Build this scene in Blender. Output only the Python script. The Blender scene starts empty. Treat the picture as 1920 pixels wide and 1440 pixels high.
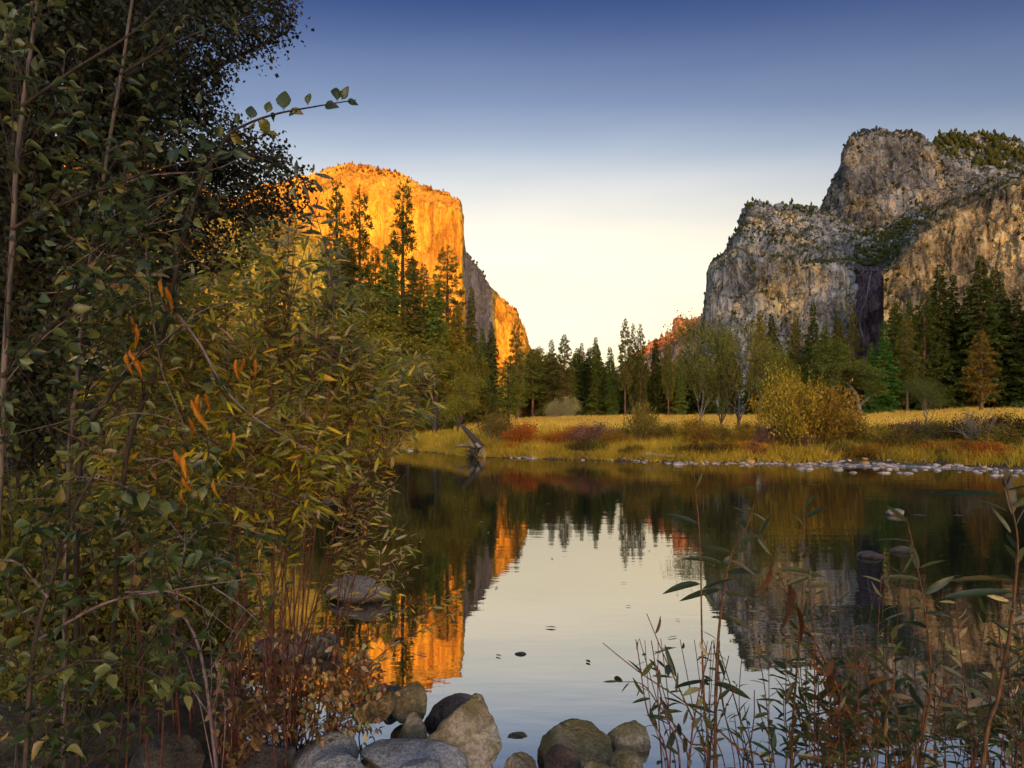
import bpy, math, random
import numpy as np
from mathutils import Matrix, Vector

random.seed(11)
RNG = np.random.default_rng(11)
sc = bpy.context.scene
COL = sc.collection

# ------------------------------------------------------------------ camera, sky, sun, exposure
FPX, HZ, CZ = 1280.0, 816.0, 2.0            # focal length and horizon in photo pixels, eye height above the water
cam_d = bpy.data.cameras.new('camera')
cam = bpy.data.objects.new('camera', cam_d)
COL.objects.link(cam)
cam.location = (0, 0, CZ)
cam.rotation_euler = (math.radians(90), 0, 0)
cam_d.sensor_width = 36.0
cam_d.lens = 24.0
cam_d.shift_y = 0.05
cam_d.clip_start = 0.05
cam_d.clip_end = 60000
sc.camera = cam

SUN_ELEV = math.radians(3.0)
SUN_DX = 0.15                                # light travels along (SUN_DX, 1, -tan(elev))
SUN_AZ = math.atan2(SUN_DX, 1.0)

world = bpy.data.worlds.new('World')
sc.world = world
world.use_nodes = True
wt = world.node_tree
wt.nodes.clear()


def wn(kind, **kw):
    n = wt.nodes.new(kind)
    for k, v in kw.items():
        setattr(n, k, v)
    return n


def wmath(op, a, b=None):
    n = wn('ShaderNodeMath', operation=op)
    for i, v in enumerate((a, b)):
        if v is None:
            continue
        if isinstance(v, (int, float)):
            n.inputs[i].default_value = v
        else:
            wt.links.new(v, n.inputs[i])
    return n.outputs[0]


w_tc = wn('ShaderNodeTexCoord')
w_sep = wn('ShaderNodeSeparateXYZ')
wt.links.new(w_tc.outputs['Generated'], w_sep.inputs[0])
w_el = wmath('ARCSINE', w_sep.outputs[2])
w_az = wmath('ARCTAN2', w_sep.outputs[0], wmath('ABSOLUTE', w_sep.outputs[1]))
w_azk = wmath('MULTIPLY', w_az, 0.40)
w_m = wmath('SQRT', wmath('ADD', wmath('MULTIPLY', w_el, w_el), wmath('MULTIPLY', w_azk, w_azk)))
w_f = wmath('DIVIDE', w_m, math.radians(60))
w_ramp = wn('ShaderNodeValToRGB')
wt.links.new(w_f, w_ramp.inputs[0])
# grading of the Nishita sky by the angle from the valley axis (the sunset side is graded apart, below)
SKY = [(0.0, (.82, .78, .86)), (4, (.80, .755, .82)), (8, (.88, .69, .73)), (12, (1.18, .82, .67)), (16, (1.28, .88, .71)), (20, (1.04, .77, .71)),
       (23, (.66, .56, .63)), (26, (.40, .38, .52)), (32.5, (.115, .15, .335)), (45, (.08, .11, .26)), (60, (.08, .11, .25))]
el = w_ramp.color_ramp.elements
while len(el) < len(SKY):
    el.new(0.5)
for e, (a, c) in zip(el, SKY):
    e.position = a / 60.0
    e.color = (*c, 1)
w_sky = wn('ShaderNodeTexSky', sky_type='NISHITA')
w_sky.sun_disc = False
w_sky.sun_elevation = SUN_ELEV
w_sky.sun_rotation = math.pi - SUN_AZ
w_sky.air_density = 1.0
w_mix = wn('ShaderNodeMix', data_type='RGBA', blend_type='MULTIPLY')
w_mix.inputs[0].default_value = 1.0
w_bg = wn('ShaderNodeBackground')
w_bg.inputs[1].default_value = 0.15
w_out = wn('ShaderNodeOutputWorld')
wt.links.new(w_sky.outputs[0], w_mix.inputs[6])
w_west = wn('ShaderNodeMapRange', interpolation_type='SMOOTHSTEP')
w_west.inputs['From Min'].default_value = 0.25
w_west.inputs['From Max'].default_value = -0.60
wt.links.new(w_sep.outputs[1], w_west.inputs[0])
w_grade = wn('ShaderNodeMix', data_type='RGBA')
w_grade.inputs[7].default_value = (2.1, 2.15, 2.7, 1)        # the sunset side of the sky is brightened to fill the shaded valley
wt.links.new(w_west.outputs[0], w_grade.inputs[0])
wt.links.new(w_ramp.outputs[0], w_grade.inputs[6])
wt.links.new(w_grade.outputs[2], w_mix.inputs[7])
w_cmap = wn('ShaderNodeMapping')
w_cmap.inputs['Scale'].default_value = (1.2, 1.2, 7.0)
w_cn = wn('ShaderNodeTexNoise')
w_cn.inputs['Scale'].default_value = 1.6
w_cn.inputs['Detail'].default_value = 5.0
wt.links.new(w_tc.outputs['Generated'], w_cmap.inputs[0])
wt.links.new(w_cmap.outputs[0], w_cn.inputs['Vector'])
w_cr = wn('ShaderNodeValToRGB')
w_cr.color_ramp.elements[0].position, w_cr.color_ramp.elements[0].color = 0.35, (.93, .94, .96, 1)
w_cr.color_ramp.elements[1].position, w_cr.color_ramp.elements[1].color = 0.70, (1.09, 1.07, 1.04, 1)
wt.links.new(w_cn.outputs['Fac'], w_cr.inputs[0])
w_cl = wn('ShaderNodeMix', data_type='RGBA', blend_type='MULTIPLY')
w_cl.inputs[0].default_value = 1.0
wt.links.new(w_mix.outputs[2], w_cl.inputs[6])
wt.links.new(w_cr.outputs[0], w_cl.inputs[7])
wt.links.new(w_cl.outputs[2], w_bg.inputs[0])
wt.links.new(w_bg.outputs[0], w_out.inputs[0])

sun_d = bpy.data.lights.new('sun', 'SUN')
sun_d.energy = 4.0
sun_d.angle = math.radians(0.15)
sun_d.color = (1.0, 0.25, 0.0)
sun = bpy.data.objects.new('sun', sun_d)
COL.objects.link(sun)
sun.rotation_euler = Vector((SUN_DX, 1.0, -math.tan(SUN_ELEV))).to_track_quat('-Z', 'Y').to_euler()

sc.view_settings.view_transform = 'Standard'
sc.view_settings.look = 'None'
sc.view_settings.gamma = 1.0
sc.view_settings.use_curve_mapping = False
sc.view_settings.exposure = 2.0
sc.cycles.max_bounces = 6
sc.cycles.diffuse_bounces = 2
sc.cycles.glossy_bounces = 3
sc.cycles.transmission_bounces = 3
sc.cycles.transparent_max_bounces = 6
sc.cycles.use_denoising = True


# ------------------------------------------------------------------ helpers
def W(px, py, d):
    return np.array([(px - 960.0) / FPX * d, d, CZ + (HZ - py) / FPX * d])


def nrm(v):
    v = np.asarray(v, float)
    return v / (np.linalg.norm(v, axis=-1, keepdims=True) + 1e-12)


def _hash(ix, iy, iz, seed):
    h = (ix.astype(np.int64) * 374761393 + iy.astype(np.int64) * 668265263 + iz.astype(np.int64) * 1274126177 + seed * 982451653) & 0xFFFFFFFF
    h = ((h ^ (h >> 13)) * 1274126177) & 0xFFFFFFFF
    h = ((h ^ (h >> 16)) * 2246822519) & 0xFFFFFFFF
    h = h ^ (h >> 15)
    return (h & 0xFFFFFF) / float(0xFFFFFF)


def vnoise(p, seed=0):
    p = np.asarray(p, float)
    i = np.floor(p).astype(np.int64)
    f = p - i
    u = f * f * (3 - 2 * f)
    r = 0
    for dx in (0, 1):
        wx = u[..., 0] if dx else 1 - u[..., 0]
        for dy in (0, 1):
            wy = u[..., 1] if dy else 1 - u[..., 1]
            for dz in (0, 1):
                wz = u[..., 2] if dz else 1 - u[..., 2]
                r = r + wx * wy * wz * _hash(i[..., 0] + dx, i[..., 1] + dy, i[..., 2] + dz, seed)
    return r * 2 - 1


def fbm(p, octaves=4, seed=0, gain=0.5, lac=2.03):
    p = np.asarray(p, float)
    a, s, r = 1.0, 0.0, 0.0
    for o in range(octaves):
        r = r + a * vnoise(p * lac ** o, seed + o * 17)
        s += a
        a *= gain
    return r / s


def mesh_np(name, V, tris=None, quads=None, mats=(), tri_m=None, quad_m=None, smooth=False):
    me = bpy.data.meshes.new(name)
    V = np.asarray(V, np.float32)
    T = np.zeros((0, 3), np.int32) if tris is None or len(tris) == 0 else np.asarray(tris, np.int32)
    Q = np.zeros((0, 4), np.int32) if quads is None or len(quads) == 0 else np.asarray(quads, np.int32)
    nt, nq = len(T), len(Q)
    me.vertices.add(len(V))
    me.vertices.foreach_set('co', V.ravel())
    me.loops.add(nt * 3 + nq * 4)
    me.loops.foreach_set('vertex_index', np.concatenate([T.ravel(), Q.ravel()]).astype(np.int32))
    me.polygons.add(nt + nq)
    st = np.concatenate([np.arange(nt) * 3, nt * 3 + np.arange(nq) * 4]).astype(np.int32)
    me.polygons.foreach_set('loop_start', st)
    mi = np.zeros(nt + nq, np.int32)
    if tri_m is not None and nt:
        mi[:nt] = tri_m
    if quad_m is not None and nq:
        mi[nt:] = quad_m
    for m in mats:
        me.materials.append(m)
    me.polygons.foreach_set('material_index', mi)
    if smooth:
        me.polygons.foreach_set('use_smooth', np.ones(nt + nq, bool))
    me.update(calc_edges=True)
    me.validate()
    return me


class MB:
    """collects shapes and links them as ONE mesh object"""

    def __init__(self):
        self.V, self.T, self.Q, self.n = [], [], [], 0

    def add(self, V, T=None, Q=None):
        V = np.asarray(V, float).reshape(-1, 3)
        if T is not None and len(T):
            self.T.append(np.asarray(T, int).reshape(-1, 3) + self.n)
        if Q is not None and len(Q):
            self.Q.append(np.asarray(Q, int).reshape(-1, 4) + self.n)
        self.V.append(V)
        self.n += len(V)

    def mesh(self, name, mat, smooth=False, offset=None):
        V = np.concatenate(self.V) if self.V else np.zeros((0, 3))
        if offset is not None:
            V = V - np.asarray(offset)
        return mesh_np(name, V, np.concatenate(self.T) if self.T else None, np.concatenate(self.Q) if self.Q else None, [mat], smooth=smooth)

    def tube(self, pts, radii, sides=6, cap=True):
        pts = np.asarray(pts, float)
        n = len(pts)
        radii = np.broadcast_to(np.asarray(radii, float), (n,))
        tan = nrm(np.gradient(pts, axis=0))
        ref = np.array([0.31, 0.95, 0.05]) if abs(tan[0] @ np.array([0, 0, 1])) > 0.6 else np.array([0.05, 0.02, 1.0])
        b = nrm(np.cross(tan, ref))
        c = np.cross(tan, b)
        a = np.arange(sides) / sides * 2 * math.pi
        V = pts[:, None] + radii[:, None, None] * (np.cos(a)[None, :, None] * b[:, None] + np.sin(a)[None, :, None] * c[:, None])
        i = np.arange(n - 1)[:, None] * sides
        j = np.arange(sides)[None]
        Q = np.stack([i + j, i + (j + 1) % sides, i + sides + (j + 1) % sides, i + sides + j], -1).reshape(-1, 4)
        self.add(V.reshape(-1, 3), None, Q)
        if cap:
            k = np.arange(1, sides - 1)
            self.add(V[-1], np.stack([np.zeros_like(k), k, k + 1], -1))

    def inst(self, tv, tf, P, A, N, S, Wd=None):
        """many copies of a template: tv (along, across, normal), tf triangles"""
        P, A, N = (np.asarray(v, float) for v in (P, A, N))
        A = nrm(A)
        B = nrm(np.cross(N, A))
        N = np.cross(A, B)
        S = np.broadcast_to(np.asarray(S, float), (len(P),))
        Wd = S if Wd is None else np.broadcast_to(np.asarray(Wd, float), (len(P),))
        V = P[:, None] + S[:, None, None] * tv[None, :, 0:1] * A[:, None] + Wd[:, None, None] * tv[None, :, 1:2] * B[:, None] \
            + S[:, None, None] * tv[None, :, 2:3] * N[:, None]
        K = len(tv)
        T = tf[None] + (np.arange(len(P)) * K)[:, None, None]
        self.add(V.reshape(-1, 3), T.reshape(-1, 3))


def tagp(o, label=None, cat=None, group=None, kind=None):
    for k, v in (('label', label), ('category', cat), ('group', group), ('kind', kind)):
        if v:
            o[k] = v
    return o


def link(name, me, parent=None, loc=(0, 0, 0)):
    o = bpy.data.objects.new(name, me)
    COL.objects.link(o)
    o.location = loc
    if parent is not None:
        o.parent = parent
    return o


def empty(name, loc, label, cat, group=None):
    o = bpy.data.objects.new(name, None)
    o.empty_display_size = 0.2
    COL.objects.link(o)
    o.location = loc
    return tagp(o, label, cat, group)


def catmull(ctrl, n):
    c = np.asarray(ctrl, float)
    if len(c) == 2:
        t = np.linspace(0, 1, n)[:, None]
        return c[0] * (1 - t) + c[1] * t
    c = np.vstack([2 * c[0] - c[1], c, 2 * c[-1] - c[-2]])
    m = len(c) - 3
    t = np.linspace(0, m - 1e-6, n)
    i = t.astype(int)
    f = (t - i)[:, None]
    p0, p1, p2, p3 = c[i], c[i + 1], c[i + 2], c[i + 3]
    return 0.5 * (2 * p1 + (p2 - p0) * f + (2 * p0 - 5 * p1 + 4 * p2 - p3) * f ** 2 + (3 * p1 - p0 - 3 * p2 + p3) * f ** 3)


# ------------------------------------------------------------------ materials
def new_mat(name):
    m = bpy.data.materials.new(name)
    m.use_nodes = True
    nt = m.node_tree
    nt.nodes.clear()
    out = nt.nodes.new('ShaderNodeOutputMaterial')
    return m, nt, out


def nd(nt, kind, links=None, **vals):
    n = nt.nodes.new(kind)
    for k, v in vals.items():
        if hasattr(n, k):
            setattr(n, k, v)
    for k, v in (links or {}).items():
        if hasattr(v, 'is_linked') or hasattr(v, 'links'):
            nt.links.new(v, n.inputs[k])
        else:
            n.inputs[k].default_value = v
    return n


def ramp(nt, fac, stops, interp='LINEAR'):
    r = nt.nodes.new('ShaderNodeValToRGB')
    r.color_ramp.interpolation = interp
    e = r.color_ramp.elements
    while len(e) < len(stops):
        e.new(0.5)
    for q, (p, c) in zip(e, stops):
        q.position = p
        q.color = (*c, 1) if len(c) == 3 else c
    nt.links.new(fac, r.inputs[0])
    return r.outputs[0]


def mixc(nt, fac, a, b, blend='MIX'):
    n = nt.nodes.new('ShaderNodeMix')
    n.data_type = 'RGBA'
    n.blend_type = blend
    for i, v in ((0, fac), (6, a), (7, b)):
        if isinstance(v, (int, float)):
            n.inputs[i].default_value = v
        elif isinstance(v, tuple):
            n.inputs[i].default_value = (*v, 1)
        else:
            nt.links.new(v, n.inputs[i])
    return n.outputs[2]


def noise(nt, vec, scale, detail=4, rough=0.55, dist=0.0):
    n = nd(nt, 'ShaderNodeTexNoise', {'Scale': scale, 'Detail': detail, 'Roughness': rough, 'Distortion': dist})
    nt.links.new(vec, n.inputs['Vector'])
    return n.outputs['Fac']


def mapped(nt, vec, scale=(1, 1, 1), rot=(0, 0, 0)):
    n = nt.nodes.new('ShaderNodeMapping')
    n.inputs['Scale'].default_value = scale
    n.inputs['Rotation'].default_value = rot
    nt.links.new(vec, n.inputs['Vector'])
    return n.outputs[0]


def mth(nt, op, a, b=None, clamp=False):
    n = nt.nodes.new('ShaderNodeMath')
    n.operation = op
    n.use_clamp = clamp
    for i, v in ((0, a), (1, b)):
        if v is None:
            continue
        if isinstance(v, (int, float)):
            n.inputs[i].default_value = v
        else:
            nt.links.new(v, n.inputs[i])
    return n.outputs[0]


def leaf_mat(name, stops, transl=0.3, rough=0.45, spec=0.4, back=None):
    m, nt, out = new_mat(name)
    g = nd(nt, 'ShaderNodeNewGeometry')
    oi = nd(nt, 'ShaderNodeObjectInfo')
    r = mth(nt, 'FRACT', mth(nt, 'ADD', g.outputs['Random Per Island'], oi.outputs['Random']))
    col = ramp(nt, r, stops)
    tc = nd(nt, 'ShaderNodeTexCoord')
    nz = noise(nt, tc.outputs['Object'], 9.0, 3)
    col = mixc(nt, 0.55, col, ramp(nt, nz, [(0.3, (.55, .55, .5)), (0.7, (1.3, 1.25, 1.1))]), 'MULTIPLY')
    if back is not None:
        col = mixc(nt, g.outputs['Backfacing'], col, mixc(nt, 0.6, col, back))
    p = nd(nt, 'ShaderNodeBsdfPrincipled', {'Roughness': rough, 'Specular IOR Level': spec})
    nt.links.new(col, p.inputs['Base Color'])
    t = nd(nt, 'ShaderNodeBsdfTranslucent')
    nt.links.new(col, t.inputs['Color'])
    mx = nd(nt, 'ShaderNodeMixShader', {0: transl})
    nt.links.new(p.outputs[0], mx.inputs[1])
    nt.links.new(t.outputs[0], mx.inputs[2])
    nt.links.new(mx.outputs[0], out.inputs[0])
    return m


def tree_leaf_mat(name, stops, hue=0.022, transl=0.25, patch=0.55):
    """foliage of far trees: every clump and every tree its own shade"""
    m, nt, out = new_mat(name)
    g = nd(nt, 'ShaderNodeNewGeometry')
    oi = nd(nt, 'ShaderNodeObjectInfo')
    tc = nd(nt, 'ShaderNodeTexCoord')
    cl = noise(nt, tc.outputs['Object'], patch, 3)
    r = mth(nt, 'ADD', mth(nt, 'MULTIPLY', g.outputs['Random Per Island'], 0.45), mth(nt, 'MULTIPLY', mth(nt, 'SUBTRACT', cl, 0.2), 0.9), True)
    col = ramp(nt, r, stops)
    hs = nd(nt, 'ShaderNodeHueSaturation')
    nt.links.new(mth(nt, 'ADD', 0.5 - hue / 2, mth(nt, 'MULTIPLY', oi.outputs['Random'], hue)), hs.inputs['Hue'])
    nt.links.new(mth(nt, 'ADD', 0.8, mth(nt, 'MULTIPLY', oi.outputs['Random'], 0.4)), hs.inputs['Value'])
    nt.links.new(col, hs.inputs['Color'])
    p = nd(nt, 'ShaderNodeBsdfDiffuse', {'Roughness': 0.5})
    nt.links.new(hs.outputs[0], p.inputs['Color'])
    t = nd(nt, 'ShaderNodeBsdfTranslucent')
    nt.links.new(hs.outputs[0], t.inputs['Color'])
    mx = nd(nt, 'ShaderNodeMixShader', {0: transl})
    nt.links.new(p.outputs[0], mx.inputs[1])
    nt.links.new(t.outputs[0], mx.inputs[2])
    nt.links.new(mx.outputs[0], out.inputs[0])
    return m


def simple_mat(name, ca, cb, scale=20.0, rough=0.85, stretch=(1, 1, 1), bump=0.3, spec=0.2):
    m, nt, out = new_mat(name)
    tc = nd(nt, 'ShaderNodeTexCoord')
    nz = noise(nt, mapped(nt, tc.outputs['Object'], stretch), scale, 5)
    col = ramp(nt, nz, [(0.3, ca), (0.7, cb)])
    p = nd(nt, 'ShaderNodeBsdfPrincipled', {'Roughness': rough, 'Specular IOR Level': spec})
    nt.links.new(col, p.inputs['Base Color'])
    if bump:
        b = nd(nt, 'ShaderNodeBump', {'Strength': bump, 'Distance': 0.02})
        nt.links.new(nz, b.inputs['Height'])
        nt.links.new(b.outputs[0], p.inputs['Normal'])
    nt.links.new(p.outputs[0], out.inputs[0])
    return m


def stone_mat(name, stops, scale=3.0, speck=60.0, moss=None, bump=0.6, wet=0.0, seedv=0.0, vein=None, mark=0.035):
    m, nt, out = new_mat(name)
    tc = nd(nt, 'ShaderNodeTexCoord')
    oi = nd(nt, 'ShaderNodeObjectInfo')
    vec = nd(nt, 'ShaderNodeVectorMath', operation='ADD')
    nt.links.new(tc.outputs['Object'], vec.inputs[0])
    cx = nd(nt, 'ShaderNodeCombineXYZ')
    nt.links.new(mth(nt, 'MULTIPLY', oi.outputs['Random'], 37.0), cx.inputs[0])
    cx.inputs[1].default_value = seedv
    nt.links.new(cx.outputs[0], vec.inputs[1])
    v = vec.outputs[0]
    n1 = noise(nt, v, scale, 6, 0.62, 0.4)
    n2 = noise(nt, v, speck, 3, 0.7)
    col = ramp(nt, n1, stops)
    col = mixc(nt, 0.75, col, ramp(nt, n2, [(0.34, (.38, .38, .38)), (0.5, (.95, .95, .95)), (0.66, (1.55, 1.5, 1.45))]), 'MULTIPLY')
    if vein:
        wv = nd(nt, 'ShaderNodeTexWave', {'Scale': 1.1, 'Distortion': 3.0, 'Detail': 3.0, 'Detail Scale': 1.5})
        nt.links.new(mapped(nt, v, (1, 1, 1), (0.4, 0.9, 0.3)), wv.inputs['Vector'])
        col = mixc(nt, ramp(nt, wv.outputs['Fac'], [(0.80, (0, 0, 0)), (0.93, (.55, .55, .55))]), col, vein)
    if moss:
        mn = noise(nt, v, 5.0, 5, 0.7)
        g = nd(nt, 'ShaderNodeNewGeometry')
        sp = nd(nt, 'ShaderNodeSeparateXYZ')
        nt.links.new(g.outputs['Normal'], sp.inputs[0])
        f = mth(nt, 'ADD', mn, mth(nt, 'MULTIPLY', sp.outputs[2], 0.16))
        col = mixc(nt, ramp(nt, f, [(0.50, (0, 0, 0)), (0.68, (.8, .8, .8))]), col, moss)
    gp = nd(nt, 'ShaderNodeNewGeometry')
    sz_ = nd(nt, 'ShaderNodeSeparateXYZ')
    nt.links.new(gp.outputs['Position'], sz_.inputs[0])
    wl = nd(nt, 'ShaderNodeMapRange', {'From Min': mark, 'From Max': mark + .04})
    nt.links.new(mth(nt, 'ADD', sz_.outputs[2], mth(nt, 'MULTIPLY', n1, 0.03)), wl.inputs[0])          # the stone is wet up to the water mark
    col = mixc(nt, wl.outputs[0], mixc(nt, 1.0, col, (.42, .40, .38), 'MULTIPLY'), col)
    p = nd(nt, 'ShaderNodeBsdfPrincipled', {'Roughness': 0.85 - wet, 'Specular IOR Level': 0.3})
    nt.links.new(mth(nt, 'ADD', .35, mth(nt, 'MULTIPLY', wl.outputs[0], .5 - wet)), p.inputs['Roughness'])
    nt.links.new(col, p.inputs['Base Color'])
    b = nd(nt, 'ShaderNodeBump', {'Strength': min(1, bump * 1.5), 'Distance': 0.05})
    nt.links.new(mth(nt, 'ADD', noise(nt, v, scale * 5, 6, 0.7), mth(nt, 'MULTIPLY', n2, 0.4)), b.inputs['Height'])
    nt.links.new(b.outputs[0], p.inputs['Normal'])
    nt.links.new(p.outputs[0], out.inputs[0])
    return m


def cliff_mat(name, base, streak_dark, tan, rust, green, size=1.0, tan_amt=0.5, green_amt=0.5, green_slope=0.45, crack_amt=.85, relief=1.0, tone=.75):
    """granite: vertical water streaks, tan faces, rust patches; ledges that face up carry scrub"""
    m, nt, out = new_mat(name)
    g = nd(nt, 'ShaderNodeNewGeometry')
    pos = g.outputs['Position']
    st = noise(nt, mapped(nt, pos, (1 / (26 * size), 1 / (26 * size), 1 / (240 * size))), 1.0, 8, 0.66, 0.6)
    st2 = noise(nt, mapped(nt, pos, (1 / (9 * size), 1 / (9 * size), 1 / (110 * size))), 1.0, 5, 0.6, 0.3)
    big = noise(nt, mapped(nt, pos, (1 / (150 * size), 1 / (150 * size), 1 / (150 * size))), 1.0, 5, 0.6, 0.5)
    fine = noise(nt, mapped(nt, pos, (1 / (12 * size),) * 3), 1.0, 8, 0.7)
    col = ramp(nt, st, [(0.30, streak_dark), (0.46, base), (0.62, tuple(min(1, c * 1.45) for c in base))])
    col = mixc(nt, ramp(nt, mth(nt, 'ADD', mth(nt, 'MULTIPLY', big, 0.75), mth(nt, 'MULTIPLY', st, 0.3)),
                        [(0.62 - 0.25 * tan_amt, (0, 0, 0)), (0.74 - 0.25 * tan_amt, (1, 1, 1))]), col, tan)
    col = mixc(nt, 0.7, col, ramp(nt, st2, [(0.32, (.45, .45, .48)), (0.5, (1, 1, 1)), (0.68, (1.3, 1.28, 1.2))]), 'MULTIPLY')
    col = mixc(nt, 0.45, col, ramp(nt, fine, [(0.3, (.42, .42, .44)), (0.52, (1, 1, 1)), (0.7, (1.4, 1.36, 1.28))]), 'MULTIPLY')
    huge = noise(nt, mapped(nt, pos, (1 / (230 * size), 1 / (230 * size), 1 / (170 * size)), (0.3, 0.5, 0.4)), 1.0, 4, 0.55, 0.8)
    col = mixc(nt, tone, col, ramp(nt, huge, [(0.36, (.42, .43, .47)), (0.5, (.95, .95, .95)), (0.64, (1.45, 1.4, 1.3))]), 'MULTIPLY')
    wob = nd(nt, 'ShaderNodeVectorMath', operation='ADD')
    nt.links.new(mapped(nt, pos, (1 / (52 * size), 1 / (52 * size), 1 / (120 * size)), (0.25, 0.3, 0.2)), wob.inputs[0])
    wsc = nd(nt, 'ShaderNodeVectorMath', operation='SCALE')
    nt.links.new(nd(nt, 'ShaderNodeTexNoise', {'Scale': 1 / (20 * size), 'Detail': 5.0, 'Vector': pos}).outputs['Color'], wsc.inputs[0])
    wsc.inputs['Scale'].default_value = 1.5
    nt.links.new(wsc.outputs[0], wob.inputs[1])
    vor = nd(nt, 'ShaderNodeTexVoronoi', feature='DISTANCE_TO_EDGE')
    nt.links.new(wob.outputs[0], vor.inputs['Vector'])
    vor.inputs['Scale'].default_value = 1.0
    crack = ramp(nt, vor.outputs['Distance'], [(0.0, (.30, .29, .30)), (0.035, (.62, .6, .6)), (0.11, (1, 1, 1))])
    col = mixc(nt, mth(nt, 'MULTIPLY', ramp(nt, big, [(.35, (.2, .2, .2)), (.6, (1, 1, 1))]), crack_amt), col, crack, 'MULTIPLY')
    rn = noise(nt, mapped(nt, pos, (1 / (55 * size), 1 / (55 * size), 1 / (90 * size))), 1.3, 6, 0.65, 0.8)
    col = mixc(nt, ramp(nt, rn, [(0.63, (0, 0, 0)), (0.72, (.7, .7, .7))]), col, rust)
    if green is not None:
        sp = nd(nt, 'ShaderNodeSeparateXYZ')
        nt.links.new(g.outputs['Normal'], sp.inputs[0])
        gn = noise(nt, mapped(nt, pos, (1 / (35 * size),) * 3), 1.0, 6, 0.7)
        f = mth(nt, 'ADD', mth(nt, 'MULTIPLY', mth(nt, 'SUBTRACT', sp.outputs[2], green_slope), 1.4), mth(nt, 'MULTIPLY', mth(nt, 'SUBTRACT', gn, 0.56 - 0.1 * green_amt), 3.0))
        col = mixc(nt, ramp(nt, f, [(0.0, (0, 0, 0)), (0.25, (.9, .9, .9))]), col, mixc(nt, fine, tuple(c * 0.5 for c in green), green))
    p = nd(nt, 'ShaderNodeBsdfPrincipled', {'Roughness': 0.95, 'Specular IOR Level': 0.1})
    nt.links.new(col, p.inputs['Base Color'])
    b = nd(nt, 'ShaderNodeBump', {'Strength': 1.0, 'Distance': 11.0 * size * relief})
    nt.links.new(mth(nt, 'ADD', mth(nt, 'ADD', fine, st2), mth(nt, 'ADD', mth(nt, 'MULTIPLY', st, 0.8), mth(nt, 'MULTIPLY', mth(nt, 'MINIMUM', vor.outputs['Distance'], .12), 5.0 * crack_amt))), b.inputs['Height'])
    nt.links.new(b.outputs[0], p.inputs['Normal'])
    nt.links.new(p.outputs[0], out.inputs[0])
    return m


M = {}
M['bark_pale'] = simple_mat('bark_pale', (.045, .035, .03), (.16, .13, .115), 25, 0.7, (1, 1, 0.3))
M['bark_dark'] = simple_mat('bark_dark', (.015, .012, .010), (.06, .045, .035), 30, 0.8, (1, 1, 0.3))
M['bark_violet'] = simple_mat('bark_violet', (.06, .04, .045), (.20, .15, .16), 30, 0.6)
M['twig_red'] = simple_mat('twig_red', (.04, .012, .010), (.12, .038, .026), 40, 0.5, spec=0.4)
M['twig_brown'] = simple_mat('twig_brown', (.05, .025, .012), (.16, .075, .03), 40, 0.6)
M['bark_pine'] = simple_mat('bark_pine', (.06, .03, .018), (.20, .10, .055), 1.2, 0.9, (1, 1, 0.25), bump=0)
M['bark_grey'] = simple_mat('bark_grey', (.06, .05, .045), (.20, .17, .15), 1.5, 0.9, (1, 1, 0.3), bump=0)
M['driftwood'] = simple_mat('driftwood', (.16, .13, .11), (.42, .36, .32), 4, 0.8, (1, 1, 1), bump=0.2)
M['alder'] = leaf_mat('alder_leaf', [(0, (.014, .028, .005)), (.4, (.030, .052, .008)), (.75, (.062, .088, .013)), (.93, (.13, .13, .02)), (1, (.17, .11, .02))], 0.3, 0.38, 0.5, (.13, .17, .07))
M['willow'] = leaf_mat('willow_leaf', [(0, (.13, .17, .010)), (.35, (.30, .30, .014)), (.65, (.48, .42, .018)), (.88, (.62, .46, .02)), (1, (.60, .32, .02))], 0.5, 0.38, 0.5, (.30, .34, .10))
M['willow_dark'] = leaf_mat('willow_leaf_dark', [(0, (.020, .036, .010)), (.5, (.045, .062, .016)), (.8, (.085, .09, .02)), (1, (.13, .08, .025))], 0.3, 0.36, 0.5, (.08, .11, .045))
M['willow_pale'] = leaf_mat('willow_leaf_pale', [(0, (.16, .17, .05)), (.4, (.32, .31, .11)), (.75, (.42, .35, .15)), (1, (.38, .20, .10))], 0.3, 0.4, 0.5, (.35, .33, .25))
M['dead_leaf'] = leaf_mat('dead_leaf', [(0, (.28, .10, .012)), (.5, (.45, .17, .015)), (1, (.52, .26, .03))], 0.35, 0.6, 0.2)
M['brown_leaf'] = leaf_mat('brown_leaf', [(0, (.07, .028, .010)), (.6, (.14, .055, .018)), (1, (.20, .09, .03))], 0.25, 0.6, 0.2)
M['dogwood'] = leaf_mat('dogwood_leaf', [(0, (.07, .04, .012)), (.3, (.14, .09, .022)), (.6, (.18, .13, .03)), (.8, (.20, .10, .05)), (1, (.22, .06, .04))], 0.3, 0.5, 0.35, (.24, .16, .10))
M['tree_small'] = leaf_mat('dark_tree_leaf', [(0, (.015, .018, .007)), (.6, (.028, .032, .010)), (1, (.055, .05, .016))], 0.2, 0.6, 0.2)
M['pine'] = tree_leaf_mat('pine_needles', [(0, (.040, .046, .012)), (.5, (.105, .105, .023)), (1, (.25, .21, .04))])
M['pine_gold'] = tree_leaf_mat('gold_needles', [(0, (.07, .055, .012)), (.5, (.19, .14, .022)), (1, (.36, .25, .04))])
M['fir'] = tree_leaf_mat('fir_needles', [(0, (.036, .056, .012)), (.5, (.105, .135, .024)), (1, (.26, .27, .042))])
M['fir_bright'] = tree_leaf_mat('bright_fir_needles', [(0, (.025, .060, .012)), (.5, (.055, .13, .022)), (1, (.12, .22, .035))])
M['fir_dark'] = tree_leaf_mat('dark_fir_needles', [(0, (.018, .030, .008)), (.5, (.050, .068, .015)), (1, (.125, .13, .026))])
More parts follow.
